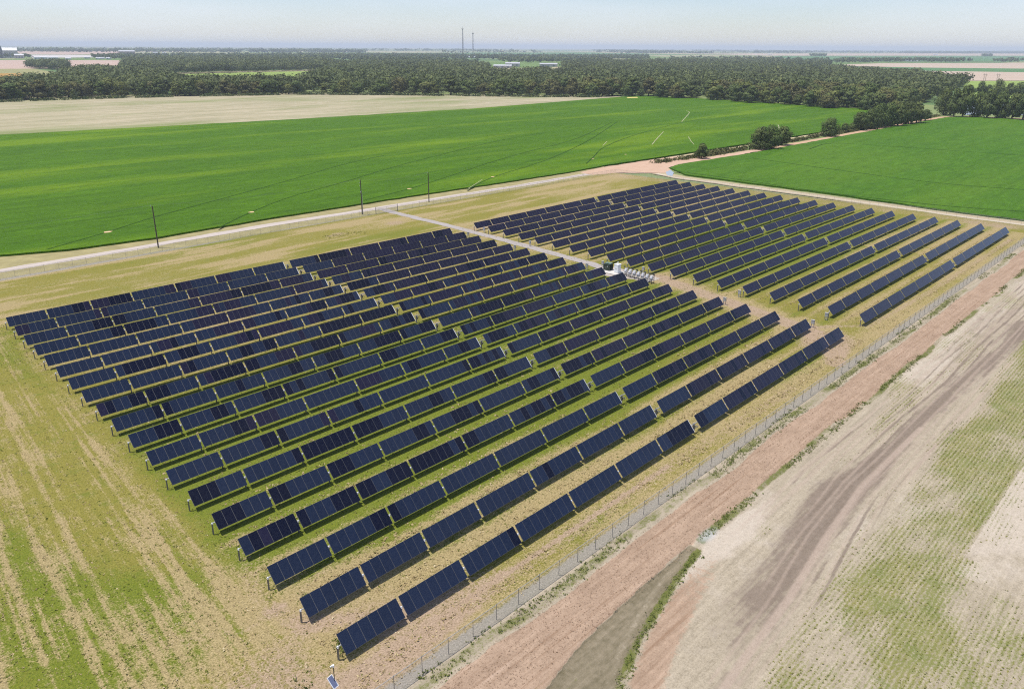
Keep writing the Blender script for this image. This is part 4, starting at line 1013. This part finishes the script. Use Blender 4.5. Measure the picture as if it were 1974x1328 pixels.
def plant_tree(name, loc, h, proto, base_h, label, group, wide=1.0, rz=None):
    t = empty(name, loc, random.uniform(0, 6.28) if rz is None else rz)
    k = h / base_h; t.scale = (k * wide, k * wide, k)
    tag(t, label, 'tree', group)
    link('trunk', proto[1], t); link('crown', proto[0], t)
    return t
def tree_px(u, vb, vt, wpx, label, group=None, name='deciduous_tree', k=None):
    p = at(u, vb); D = dist(p); h = D * (vb - vt) / FPX * 1.04
    kk = random.randrange(4) if k is None else k; rad = (5.4, 4.6, 6.0, 5.0)[kk] * h / 12.0
    wide = (wpx * D / FPX) / rad
    return plant_tree(name, (p.x, p.y, 0), h, PROTO_N[kk], 12.0, label, group, wide)
G1 = 'trees of the dark clump beside the dirt track'
tree_px(1464, 288, 249, 23, 'left tree of the isolated dark clump beside the dirt track', G1, k=0)
tree_px(1485, 287, 246, 20, 'middle tree of the isolated dark clump beside the dirt track', G1, k=2)
tree_px(1507, 280, 248, 19, 'right tree of the isolated dark clump beside the dirt track', G1, k=3)
tree_px(1599, 263, 232, 19, 'lone round dark tree on the dirt track, between the clump and the long tree row', k=2)
tree_px(1352, 306, 279, 13, 'small bushy tree standing alone at the near end of the hedge bank', name='small_tree', k=1)
tree_px(1627, 255, 240, 9, 'pale light green sapling right of the lone round tree', name='small_tree', k=3)
tree_px(1641, 253, 243, 8, 'lower pale shrubby sapling at the left foot of the long tree row', name='small_tree', k=0)
G2 = 'trees of the long row beside the dirt track'
for i, (u, vb, vt, wp) in enumerate(((1656, 251, 221, 19), (1676, 249, 216, 17), (1693, 246, 207, 19), (1711, 244, 205, 18), (1730, 243, 208, 17), (1747, 240, 203, 17), (1766, 238, 204, 16))):
    tree_px(u, vb, vt, wp, ('near left end' if i == 0 else 'far right end' if i == 6 else ['', 'second', 'third', 'middle', 'third last', 'second last'][i]) + ' tree of the long dark row on the dirt track', G2)
tree_px(1784, 233, 215, 10, 'small rounded olive bush just beyond the far end of the long tree row', name='small_tree', k=1)
G3 = 'trees in front of the pond'
for i, (u, vb, vt, wp) in enumerate(((1818, 222, 178, 15), (1838, 225, 182, 15), (1855, 226, 177, 17), (1884, 226, 186, 17), (1902, 228, 184, 17), (1926, 228, 187, 17), (1950, 230, 190, 15), (1971, 232, 186, 17))):
    tree_px(u, vb, vt, wp, ('tree at the dirt track bend, ' if i < 3 else 'tree in front of the pale pond, ') + ['left one of three', 'middle one of three', 'right one of three', 'leftmost of the five', 'second from the bend', 'middle of the five', 'fourth from the bend', 'cut by the picture edge'][i], G3)
G4 = 'trees of the sparse row behind the pond'
for i, (u, vb, vt, wp) in enumerate(((1868, 184, 168, 10), (1889, 184, 163, 9), (1905, 184, 168, 9), (1922, 187, 160, 11), (1945, 186, 166, 11), (1964, 186, 165, 12))):
    tree_px(u, vb, vt, wp, 'tree of the sparse row behind the pond, ' + ['low and leftmost', 'slim and upright, second from left', 'low gap filler beside the tallest', 'the tallest and darkest', 'right neighbour of the tallest', 'rightmost of the row'][i], G4)

# a paler and a browner strain of the same foliage
LEAF_P = leaf_mat('pale_foliage', [(0.075, 0.095, 0.026), (0.130, 0.155, 0.040), (0.19, 0.21, 0.058), (0.26, 0.26, 0.085)])
LEAF_B = leaf_mat('olive_foliage', [(0.060, 0.066, 0.022), (0.105, 0.108, 0.036), (0.155, 0.150, 0.052), (0.21, 0.19, 0.075)])
PROTO_X = []
for kk_, (cr_, tk_) in enumerate(PROTO_F):
    for lm_ in (LEAF, LEAF, LEAF_P, LEAF_B):
        c2_ = cr_ if lm_ is LEAF else cr_.copy()
        if lm_ is not LEAF: c2_.materials[0] = lm_
        PROTO_X.append((c2_, tk_))
# woodland: points scattered over surveyed stands
def stand(px, spacing, seed, jitter=0.45, dens=None):
    pts = P2(px); r = np.random.default_rng(seed)
    xs = [p[0] for p in pts]; ys = [p[1] for p in pts]
    gx, gy = np.meshgrid(np.arange(min(xs), max(xs), spacing), np.arange(min(ys), max(ys), spacing), indexing='ij')
    gx = gx + r.uniform(-jitter, jitter, gx.shape) * spacing; gy = gy + r.uniform(-jitter, jitter, gy.shape) * spacing
    m = inpoly(gx, gy, pts)
    if dens is not None: m &= fbm(gx, gy, dens[0], dens[0], seed, 3) > dens[1]
    return np.stack([gx[m], gy[m]], 1)
def notin(P, px):
    return P[~inpoly(P[:, 0], P[:, 1], P2(px))]
FRONT = []
FRONT.append(stand([(-60, 199), (0, 196), (120, 191), (240, 188), (400, 185), (590, 182), (590, 170), (400, 168), (300, 165), (200, 158), (130, 162), (0, 176), (-60, 180)], 11.0, 5, dens=(40, 0.25)))
FRONT.append(stand([(590, 182), (750, 183), (900, 185), (1050, 186.5), (1160, 187), (1225, 188), (1330, 191), (1400, 196), (1500, 204), (1600, 210.5), (1680, 214.5), (1740, 214), (1790, 196), (1845, 180), (1840, 170), (1650, 158), (1500, 158), (1225, 160), (900, 161), (590, 162)], 15.5, 6))
FRONT = np.concatenate(FRONT)
FRONT = FRONT[np.argsort(np.hypot(FRONT[:, 0] - CAM.x, FRONT[:, 1] - CAM.y))]
N_IND = 262
GW = 'woodland edge trees beyond the green crop'
kinds = ['broad dark green tree at the front of the woodland beyond the green crop', 'tall olive tree at the front of the woodland beyond the green crop']
for k in range(min(N_IND, len(FRONT))):
    x, y = FRONT[k]; h = random.choice((random.uniform(7.5, 12.5), random.uniform(13, 17), random.uniform(14, 18), random.uniform(16, 21)))
    plant_tree('woodland_tree', (x, y, 0), h, random.choice(PROTO_X), 16.0, 'rounded green tree among the front ranks of the woodland beyond the green crop', GW, random.uniform(1.25, 1.85))
REST = [FRONT[N_IND:]]
back = stand([(590, 163), (900, 162), (1225, 161), (1500, 159), (1650, 159), (1845, 171), (1870, 166), (1760, 152), (1645, 143), (1620, 132), (1590, 126), (1450, 121), (1300, 121), (1100, 124), (900, 126), (640, 126), (640, 140), (610, 152)], 17.0, 8, dens=(170, 0.43))
back = notin(back, [(938, 122), (1084, 122), (1084, 147), (938, 147)])
REST.append(back)
REST.append(stand([(235, 143), (300, 145), (430, 141.5), (560, 138), (640, 138), (640, 124), (480, 118), (250, 119), (235, 130)], 14.0, 9))
REST.append(stand([(55, 132), (130, 137), (125, 128), (60, 129)], 12.0, 10))
REST.append(stand([(120, 162), (200, 158), (260, 160), (330, 162), (330, 152), (240, 146), (180, 143), (120, 150)], 11.0, 16, dens=(40, 0.35)))
REST.append(stand([(1640, 160), (1845, 172), (1860, 168), (1760, 152), (1660, 146)], 12.0, 17))
def woodland(name, pts, hmin, hmax, nq, size, lobes, seed, lab=None, wide=0.42):
    r = np.random.default_rng(seed); Ps = []; Ts = []
    bases = []
    for k in range(10):
        Cn = []; Rn = []
        for j in range(lobes):
            a = r.random() * 6.28; rad = wide * 0.55 * r.random() ** 0.5
            Cn.append((rad * math.cos(a), rad * math.sin(a), 0.38 + 0.36 * r.random())); Rn.append(wide * (0.45 + 0.25 * r.random()))
        P, Q, T = leaf_cloud(r, Cn, Rn, [nq // lobes] * lobes, size, 0.8)
        P[:, 2] /= P[:, 2].max(); bases.append((P, T, leaf_cloud.normals))
    Ns = []
    for (x, y) in pts:
        P, T, NV = bases[r.integers(10)]; h = r.uniform(hmin, hmax); a = r.random() * 6.28; wd = h * r.uniform(0.85, 1.25)
        q = np.empty_like(P); q[:, 0] = (P[:, 0] * math.cos(a) - P[:, 1] * math.sin(a)) * wd + x; q[:, 1] = (P[:, 0] * math.sin(a) + P[:, 1] * math.cos(a)) * wd + y; q[:, 2] = P[:, 2] * h
        nv = NV.copy(); nv[:, 0] = NV[:, 0] * math.cos(a) - NV[:, 1] * math.sin(a); nv[:, 1] = NV[:, 0] * math.sin(a) + NV[:, 1] * math.cos(a); Ns.append(nv)
        Ps.append(q); Ts.append(np.clip(T + r.uniform(-0.34, 0.30), 0, 1))
    P = np.concatenate(Ps); T = np.concatenate(Ts)
    print(name, len(pts), 'plants', len(P) // 4, 'faces')
    return tag(link(name, cloud_mesh(name, P, np.arange(len(P)).reshape(-1, 4), T, LEAFD, np.concatenate(Ns))), kind='stuff')
woodland('woodland', np.concatenate(REST), 10.5, 20.5, 230, 0.064, 6, 21, wide=0.66)
FARW = []
FARW.append(stand([(240, 119), (640, 124), (640, 108), (240, 109)], 30.0, 31, dens=(260, 0.50)))
FARW.append(stand([(640, 125), (1250, 121), (1250, 110), (640, 108)], 30.0, 32, dens=(260, 0.46)))
FARW.append(stand([(1250, 121), (1600, 126), (1600, 117), (1250, 112)], 36.0, 33, dens=(200, 0.62)))
FARW.append(stand([(1610, 123.5), (1740, 121.5), (1740, 117.5), (1610, 119)], 24.0, 34, dens=(90, 0.40)))
FARW.append(stand([(1740, 121.5), (2080, 121), (2080, 118), (1740, 118)], 26.0, 35, dens=(120, 0.56)))
FARW.append(stand([(1562, 109.5), (1592, 109.5), (1592, 108), (1562, 108)], 24.0, 36)); FARW.append(stand([(1894, 110), (1912, 110), (1912, 107.5), (1894, 107.5)], 26.0, 37))
FARW.append(stand([(2, 113), (62, 113), (62, 111), (2, 111)], 26.0, 38, dens=(60, 0.5))); FARW.append(stand([(176, 114), (240, 116), (240, 110), (176, 112)], 24.0, 39, dens=(90, 0.42)))
woodland('far_woodland', np.concatenate(FARW), 13.0, 20.0, 40, 0.14, 3, 22, wide=0.55)
HOR = []
HOR.append(stand([(-80, 100), (245, 101.5), (700, 103), (700, 100.5), (245, 99.5), (-80, 98)], 110.0, 41, dens=(900, 0.30)))
HOR.append(stand([(700, 103.5), (2080, 104), (2080, 101), (700, 101)], 130.0, 42, dens=(900, 0.58)))
HOR.append(stand([(1850, 104), (2080, 103.6), (2080, 101), (1860, 102)], 110.0, 43)); HOR.append(stand([(-80, 98), (1250, 99.6), (1250, 98.4), (-80, 96.5)], 240.0, 44, dens=(2500, 0.42)))
HOR.append(stand([(1250, 99.6), (2080, 100), (2080, 98.8), (1250, 98.6)], 260.0, 45, dens=(2500, 0.58)))
woodland('horizon_woodland', np.concatenate(HOR), 22.0, 34.0, 22, 0.30, 2, 23, wide=1.9)

# weeds, hedge bank, understory: uncountable ground cover
def weeds(name, pts, hr, nq, size, mat, seed, wide=0.9):
    r = np.random.default_rng(seed); Ps = []; Ts = []
    for (x, y) in pts:
        h = r.uniform(*hr); n = max(3, int(nq * r.uniform(.6, 1.3)))
        p = np.stack([x + r.normal(size=n) * h * wide * .55, y + r.normal(size=n) * h * wide * .55, h * r.random(n) ** 1.2 * 0.85], 1)
        nrm = r.normal(size=(n, 3)); nrm[:, 2] = np.abs(nrm[:, 2]) * 0.8 + 0.2; nrm /= np.linalg.norm(nrm, axis=1, keepdims=True)
        u = np.cross(nrm, r.normal(size=(n, 3))); u /= np.linalg.norm(u, axis=1, keepdims=True); v = np.cross(nrm, u)
        sz = size * h * (0.6 + 0.8 * r.random(n))[:, None]
        Ps.append(np.stack([p - u * sz, p - v * sz * .6, p + u * sz, p + v * sz * .6], 1).reshape(-1, 3)); Ts.append(np.repeat(np.clip(r.random() * 0.6 + 0.4 * r.random(n), 0, 1), 4))
    P = np.concatenate(Ps); T = np.concatenate(Ts)
    P[:, 2] = np.maximum(P[:, 2], 0.0)
    return tag(link(name, cloud_mesh(name, P, np.arange(len(P)).reshape(-1, 4), T, mat)), kind='stuff')
r = np.random.default_rng(77)
def along(a, b, n, w, thr=None, seed=0, sc_=9):
    t = r.random(n); x = a[0] + (b[0] - a[0]) * t + r.normal(size=n) * w * .3; y = a[1] + (b[1] - a[1]) * t + r.normal(size=n) * w
    P = np.stack([x, y], 1)
    if thr is not None: P = P[fbm(x, y, sc_, sc_, seed, 3) > thr]
    return P
wp = [along((-14, -126.2), (230, -126.3), 2600, 0.42, 0.45, 3), along((-14, -125.3), (120, -125.3), 900, 0.2, 0.5, 4), along((28, -132.4), (230, -132.2), 2600, 0.32, 0.48, 5)]
for i in range(len(ditch) - 1):
    pass
gl = P2([(1348, 1062), (1312, 1108), (1264, 1182), (1226, 1245), (1194, 1328)])
for a, b in zip(gl[:-1], gl[1:]): wp.append(along(a, b, 70, 0.3))
weeds('weeds', np.concatenate(wp), (0.07, 0.26), 7, 0.40, WEED, 5)
wc = [along((-10.0, -117.4), (-8.5, -116.3), 34, 0.5), along((-7.6, -109.2), (-7.2, -108.4), 8, 0.4)]
weeds('grass_tufts', np.concatenate(wc + [along((-18, -119.5), (-13, -118.5), 18, 0.6)]), (0.2, 0.5), 9, 0.35, WEED, 6)
bp = at(662, 453)
weeds('brush_patch', np.concatenate([along((bp.x - 6, bp.y + 1.0), (bp.x + 6, bp.y - 1.0), 90, 1.3)]), (0.10, 0.36), 10, 0.33, SPROUT, 8)
hp = [along((288, 41.5), (340, 38.5), 130, 1.1), along((340, 38.5), (480, 36.5), 520, 1.2, 0.38, 11), along((480, 36), (700, 34.0), 700, 1.6, 0.36, 12)]
weeds('hedge_bank', np.concatenate(hp), (0.6, 1.9), 14, 0.34, HEDGE, 9)
b2 = at(1384, 296); weeds('hedge_bank', along((b2.x - 9, b2.y), (b2.x + 10, b2.y - 1), 60, 1.0), (1.2, 2.6), 18, 0.28, HEDGE, 10)
# scrub line at the foot of the woodland
ul = P2([(-60, 201), (0, 197.5), (120, 193), (240, 189.5), (400, 186), (590, 183), (750, 184), (900, 186), (1050, 187.5), (1160, 188)]); up_ = []
for a, b in zip(ul[:-1], ul[1:]): up_.append(along(a, b, int(math.dist(a, b) * 1.1), 2.2, 0.30, 13, 30))
weeds('undergrowth', np.concatenate(up_), (1.2, 3.6), 16, 0.30, LEAFD, 12, 1.1)

# small ground litter and plants that give the near ground its grain
def specks(name, P, h, nq, size, mat, seed, up=0.6, spread=0.8, z0=0.0, tvar=0.5):
    r = np.random.default_rng(seed); n = len(P); hh = r.uniform(h[0], h[1], n); t0 = r.random(n) * tvar
    X = np.repeat(np.column_stack([P, np.full(n, z0)]), nq, axis=0); hh = np.repeat(hh, nq); t0 = np.repeat(t0, nq); m = len(X)
    X[:, :2] += r.normal(size=(m, 2)) * (hh * spread)[:, None]; X[:, 2] += hh * (0.15 + 0.7 * r.random(m))
    nrm = r.normal(size=(m, 3)); nrm[:, 2] = np.abs(nrm[:, 2]) + up; nrm /= np.linalg.norm(nrm, axis=1, keepdims=True)
    u = np.cross(nrm, r.normal(size=(m, 3))); u /= np.linalg.norm(u, axis=1, keepdims=True); v = np.cross(nrm, u)
    sz = (size * hh * (0.5 + 1.0 * r.random(m)))[:, None]; k = (0.35 + 0.5 * r.random(m))[:, None]
    V = np.stack([X - u * sz, X - v * sz * k, X + u * sz, X + v * sz * k], 1).reshape(-1, 3); V[:, 2] = np.maximum(V[:, 2], z0 + 0.004)
    T = np.repeat(np.clip(t0 + (1 - tvar) * r.random(m), 0, 1), 4)
    return tag(link(name, cloud_mesh(name, V, np.arange(4 * m).reshape(-1, 4), T, mat)), kind='stuff')
STRAW = leaf_mat('straw', [(0.26, 0.19, 0.09), (0.38, 0.29, 0.145), (0.52, 0.42, 0.24), (0.66, 0.57, 0.38)])
GRASSL = leaf_mat('grass_blades', [(0.085, 0.115, 0.016), (0.135, 0.160, 0.024), (0.210, 0.205, 0.040), (0.36, 0.29, 0.11)])
CLODM = leaf_mat('soil_crumbs', [(0.22, 0.135, 0.09), (0.32, 0.21, 0.145), (0.46, 0.32, 0.235), (0.60, 0.47, 0.37)])
r = np.random.default_rng(501)
def sample(n, x0, x1, y0, y1, near_bias=1.0):
    return x0 + (x1 - x0) * r.random(n) ** near_bias, y0 + (y1 - y0) * r.random(n)
gx, gy = sample(60000, -42, 125, -124.2, 4, 1.25)
tn_, lu_, ba_, gr_ = paint_compound(gx, gy)['cover']
k = r.random(len(gx)) < np.clip(0.30 + 0.8 * (lu_ - 0.3) - 0.5 * np.clip(ba_, 0, 1), 0.08, 0.9)
specks('grass_tufts', np.column_stack([gx, gy])[k], (0.04, 0.11), 5, 0.75, GRASSL, 51)
k = r.random(len(gx)) < np.clip(0.10 + 0.75 * tn_ + 0.3 * np.clip(ba_, 0, 1), 0, 0.8)
gx2 = gx + r.normal(size=len(gx)); 
specks('dry_straw', np.column_stack([gx2, gy])[k], (0.04, 0.11), 4, 0.85, STRAW, 52, up=1.2, spread=1.6)
# windrows of cut grass left along every lane between the tables
L_ = []
for i in range(0, 19):
    o, ang = ROWPOS['A', i]
    for ph_, n_ in ((0.60, 420), (0.70, 150), (0.40, 120)):
        t = r.random(n_) * 118 - 1; yy = -6.52 * ph_ + 0.68 + 0.25 * r.normal(size=n_) + 0.3 * np.sin(t * 0.35 + i)
        keep = fbm(t, np.full(n_, i * 13.0), 7, 7, 900 + i, 3) > 0.42
        L_.append(np.column_stack([o.x + t * math.cos(ang) - yy * math.sin(ang), o.y + t * math.sin(ang) + yy * math.cos(ang)])[keep])
    if i > 7:
        o, ang = ROWPOS['B', i]; n_ = 320
        t = r.random(n_) * 112; yy = -6.52 * 0.60 + 0.68 + 0.25 * r.normal(size=n_)
        L_.append(np.column_stack([o.x + t * math.cos(ang) - yy * math.sin(ang), o.y + t * math.sin(ang) + yy * math.cos(ang)]))
specks('grass_clippings', np.concatenate(L_), (0.07, 0.17), 4, 0.85, STRAW, 53, up=1.0, spread=1.2)
# crumbs of soil on the dirt strip and the field edge
gx, gy = sample(7500, -10, 150, -132.6, -126.8, 1.4)
specks('soil_crumbs', np.column_stack([gx, gy]), (0.02, 0.07), 3, 0.8, CLODM, 54, z0=0.0)
# seedlings standing in drilled rows
rows_y = np.arange(-178, -133.4, 0.48); S_ = []
for yy in rows_y:
    xs_ = np.arange(-8, 118, 0.34) + r.normal(size=len(np.arange(-8, 118, 0.34))) * 0.09; ys_ = np.full(len(xs_), yy) + r.normal(size=len(xs_)) * 0.045
    S_.append(np.column_stack([xs_, ys_]))
S_ = np.concatenate(S_)
c_ = paint_field(S_[:, 0], S_[:, 1]); gm_ = np.clip(c_['cover'][2], 0, 1); mu_ = np.clip(c_['cover'][1], 0, 1)
k = r.random(len(S_)) < np.clip(0.06 + 1.15 * (gm_ - 0.22), 0.0, 0.85) * (1 - mu_) * (fbm(S_[:, 0], S_[:, 1], 2.2, 1.2, 707, 3) > 0.36)
k &= c_['marks'][1] < 0.3
print('seedlings', k.sum())
specks('seedlings', S_[k], (0.04, 0.10), 4, 0.85, SPROUT, 55, up=1.0, spread=0.55)

# ------------------------------------------------------------------ distant buildings, towers, pylons
WALLW = simple('pale_cladding', (0.62, 0.62, 0.62), 0.6, 0, 0.3, 0.06, 0.1); WALLP = simple('pinkish_cladding', (0.50, 0.44, 0.42), 0.6, 0, 0.3, 0.06, 0.1)
ROOFW = simple('white_metal_roof', (0.58, 0.58, 0.60), 0.4, 0.1, 0.4, 0.05, 0.1); ROOFG = simple('grey_metal_roof', (0.44, 0.44, 0.46), 0.5, 0.1, 0.4, 0.08, 0.1); WALLD = simple('dark_cladding', (0.12, 0.13, 0.15), 0.6, 0, 0.3, 0.1, 0.1); RUST = simple('rust_cladding', (0.30, 0.20, 0.17), 0.7, 0, 0.2, 0.1, 0.1)
DOORM = simple('shed_door', (0.20, 0.21, 0.23), 0.5)
def building(u0, u1, vb, vt, label, wall=WALLW, roof=ROOFW, depth=0.6, name='farm_building', pitch=0.28):
    um = (u0 + u1) / 2; p = at(um, vb); D = dist(p); wd = (u1 - u0) * D / FPX; h = max(3.2, (vb - vt) * D / FPX)
    t = empty(name, (p.x, p.y, 0), math.atan2(p.y - CAM.y, p.x - CAM.x) - math.pi / 2 + random.uniform(-.15, .15)); tag(t, label, 'building')
    dp = max(8.0, wd * depth); eh = h * (1 - pitch)
    mb = MB(); mb.box((0, dp / 2, eh / 2), (wd, dp, eh)); link('wall', mb.mesh('wall', [wall]), t)
    mb = MB(); o = 0.4; a = wd / 2 + o
    mb.add([(-a, -o, eh), (a, -o, eh), (a, dp + o, eh), (-a, dp + o, eh), (-a, dp / 2, h), (a, dp / 2, h), (-a, -o, eh - .25), (a, -o, eh - .25), (a, dp + o, eh - .25), (-a, dp + o, eh - .25)],
           [(0, 1, 5, 4), (2, 3, 4, 5), (0, 4, 3), (1, 2, 5), (6, 7, 1, 0), (7, 8, 2, 1), (8, 9, 3, 2), (9, 6, 0, 3), (9, 8, 7, 6)]); link('roof', mb.mesh('roof', [roof]), t)
    for q in range(1 if wd < 30 else 3):
        mb = MB(); mb.box((-wd * 0.3 + q * wd * 0.3, -0.06, eh * 0.35), (min(5, wd * 0.2), 0.12, eh * 0.7)); link('door', mb.mesh('door', [DOORM]), t)
    return t
building(952, 985, 131.5, 126, 'low pinkish warehouse in front of the taller one amid the woodland', WALLP, ROOFW)
building(975, 1001, 129, 121.5, 'taller beige warehouse with three doors amid the woodland', WALLP, ROOFG)
building(1041, 1073, 129, 123, 'long beige shed amid the woodland, right of the warehouse pair', WALLP, ROOFG)
building(313, 339, 97.5, 94.5, 'long bright white roofed hall near the left horizon')
building(296, 304, 104, 101.5, 'small white roofed house left of the far woodland houses')
building(314, 320, 104, 101.5, 'small white gabled house below the bright long hall')
building(556, 568, 108.5, 106.5, 'pale low shed among the far trees left of the tall masts')
building(600, 640, 112, 109, 'long pale low shed in the trees left of the tall masts')
building(760, 778, 108, 105.5, 'white shed beside the trees left of the tall masts')
building(900, 926, 112, 109.5, 'pale green roofed low shed at the foot of the tall masts')
building(1734, 1748, 118.5, 115, 'white gabled barn in the flat fields at right')
building(1752, 1768, 119, 116.8, 'low white shed right of the gabled barn in the flat fields')
building(1800, 1807, 107, 105.6, 'tiny white shed far out in the flat fields at right')
building(1480, 1488, 106, 104.6, 'tiny white farmhouse beside dots of trees near the horizon')
building(10, 31, 112, 97, 'grey mill hall with white roof beside the dark grain tower', WALLP, ROOFW)
building(31, 44, 113, 106.5, 'lower grey shed with white roof next to the mill hall', WALLP, ROOFW)
building(68, 78, 114.5, 110.8, 'small white house, leftmost of the village in front of the pink field')
building(80, 90, 114.5, 110.5, 'white house, second from left in the village before the pink field')
building(95, 110, 115, 111, 'wider white house in the middle of the village before the pink field')
building(128, 136, 115.5, 112.5, 'low white shed right of the wider white house')
building(164, 172, 113.5, 110.5, 'small bright house left of the dark round tree')
building(186, 193, 115, 112, 'white house just right of the dark round tree')
building(193, 201, 114.5, 111.5, 'white house next to the one by the dark round tree')
building(206, 214, 115, 112, 'rightmost white house of the village before the pink field')
building(234, 258, 106, 99, 'rusty brown hall at the edge of the left woodland', RUST, ROOFG)
p = at(1, 112.5); D = dist(p); t = empty('grain_elevator', (p.x, p.y, 0), 0.4); tag(t, 'tall dark grain tower with sloping leg at the left picture edge', 'grain tower')
k = D / FPX
mb = MB(); mb.box((0, 0, 9 * k), (5 * k, 5 * k, 18 * k)); mb.box((0, 0, 18.6 * k), (3.4 * k, 3.4 * k, 1.6 * k)); link('tower', mb.mesh('tower', [WALLD]), t)
mb = MB(); mb.tube((2 * k, -2 * k, 17 * k), (6 * k, -2 * k, 1 * k), 0.7 * k, n=6); link('chute', mb.mesh('chute', [ROOFG]), t)
for q in range(2):
    mb = MB(); mb.tube((4.6 * k + q * 3.3 * k, 2 * k, 0), (4.6 * k + q * 3.3 * k, 2 * k, 8 * k), 1.5 * k, n=14); mb.tube((4.6 * k + q * 3.3 * k, 2 * k, 8 * k), (4.6 * k + q * 3.3 * k, 2 * k, 9.3 * k), 1.5 * k, 0.3 * k, n=14); link('silo', mb.mesh('silo', [ROOFG]), t)

MAST = simple('mast_steel', (0.13, 0.13, 0.15), 0.6, 0.2, 0.3)
def mast(u, vb, vt, label, spread, plat):
    p = at(u, vb); D = dist(p); k = D / FPX; h = (vb - vt) * k
    t = empty('radio_mast', (p.x, p.y, 0), math.atan2(p.y - CAM.y, p.x - CAM.x)); tag(t, label, 'radio mast')
    hp_ = h * plat; top = []
    for j in range(3):
        a = 2 * math.pi * j / 3 + 0.3; b = Vector((spread * k * math.cos(a), spread * k * math.sin(a), 0)); c = Vector((0.55 * k * math.cos(a), 0.55 * k * math.sin(a), hp_))
        mb = MB(); mb.tube(b, c, 0.24 * k, 0.20 * k, n=6); link('leg', mb.mesh('leg', [MAST]), t); top.append((b, c))
    mb = MB(); N_ = 16
    for i in range(N_):
        f0, f1 = i / N_, (i + 1) / N_
        for j in range(3):
            b, c = top[j]; b2, c2 = top[(j + 1) % 3]
            mb.tube(b.lerp(c, f0), b2.lerp(c2, f1), 0.06 * k, n=4, cap=False); mb.tube(b.lerp(c, f1), b2.lerp(c2, f1), 0.06 * k, n=4, cap=False)
    link('lattice', mb.mesh('lattice', [MAST]), t)
    mb = MB(); mb.tube((0, 0, hp_ - .5 * k), (0, 0, hp_ + 0.5 * k), 1.2 * k, 2.1 * k, n=12); link('platform', mb.mesh('platform', [MAST]), t)
    for j in range(3):
        a = 2.1 * j; mb = MB(); mb.box((1.7 * k * math.cos(a), 1.7 * k * math.sin(a), hp_ + 0.9 * k), (0.3 * k, 0.3 * k, 1.3 * k)); link('antenna', mb.mesh('antenna', [MAST]), t)
    mb = MB(); mb.tube((0, 0, hp_), (0, 0, h), 0.22 * k, 0.10 * k, n=6); link('spire', mb.mesh('spire', [MAST]), t)
mast(892.5, 113, 59.5, 'taller lattice radio mast above the trees, left of the pair', 2.0, 0.92)
mast(912, 110, 65.5, 'shorter slender radio mast above the trees, right of the pair', 1.0, 0.88)
def pylon(u, vb, vt, label):
    p = at(u, vb); D = dist(p); k = D / FPX; h = (vb - vt) * k
    t = empty('power_pylon', (p.x, p.y, 0), 0.9); tag(t, label, 'pylon', 'power pylons in the tan field')
    for sx in (-1, 1):
        mb = MB(); mb.tube((sx * 2.2, 0, -.5), (sx * 2.2, 0, h), 0.24, 0.17, n=8); link('pole', mb.mesh('pole', [WOOD]), t)
    mb = MB(); mb.box((0, 0, h * 0.88), (9.5, 0.25, 0.3)); link('crossarm', mb.mesh('crossarm', [WOOD]), t)
    mb = MB()
    for sx in (-4, 0, 4): mb.tube((sx, 0, h * .88), (sx, 0, h * .88 - 1.4), 0.12, n=6)
    link('insulators', mb.mesh('insulators', [PORC]), t)
    mb = MB(); mb.tube((-2.2, 0, h * .75), (2.2, 0, h * .45), 0.08); mb.tube((2.2, 0, h * .75), (-2.2, 0, h * .45), 0.08); link('brace', mb.mesh('brace', [WOOD]), t)
pylon(1896, 163, 146.5, 'thin twin-pole pylon in the tan field, left of the pair')
pylon(1922, 160, 146, 'fainter twin-pole pylon in the tan field, right of the pair')
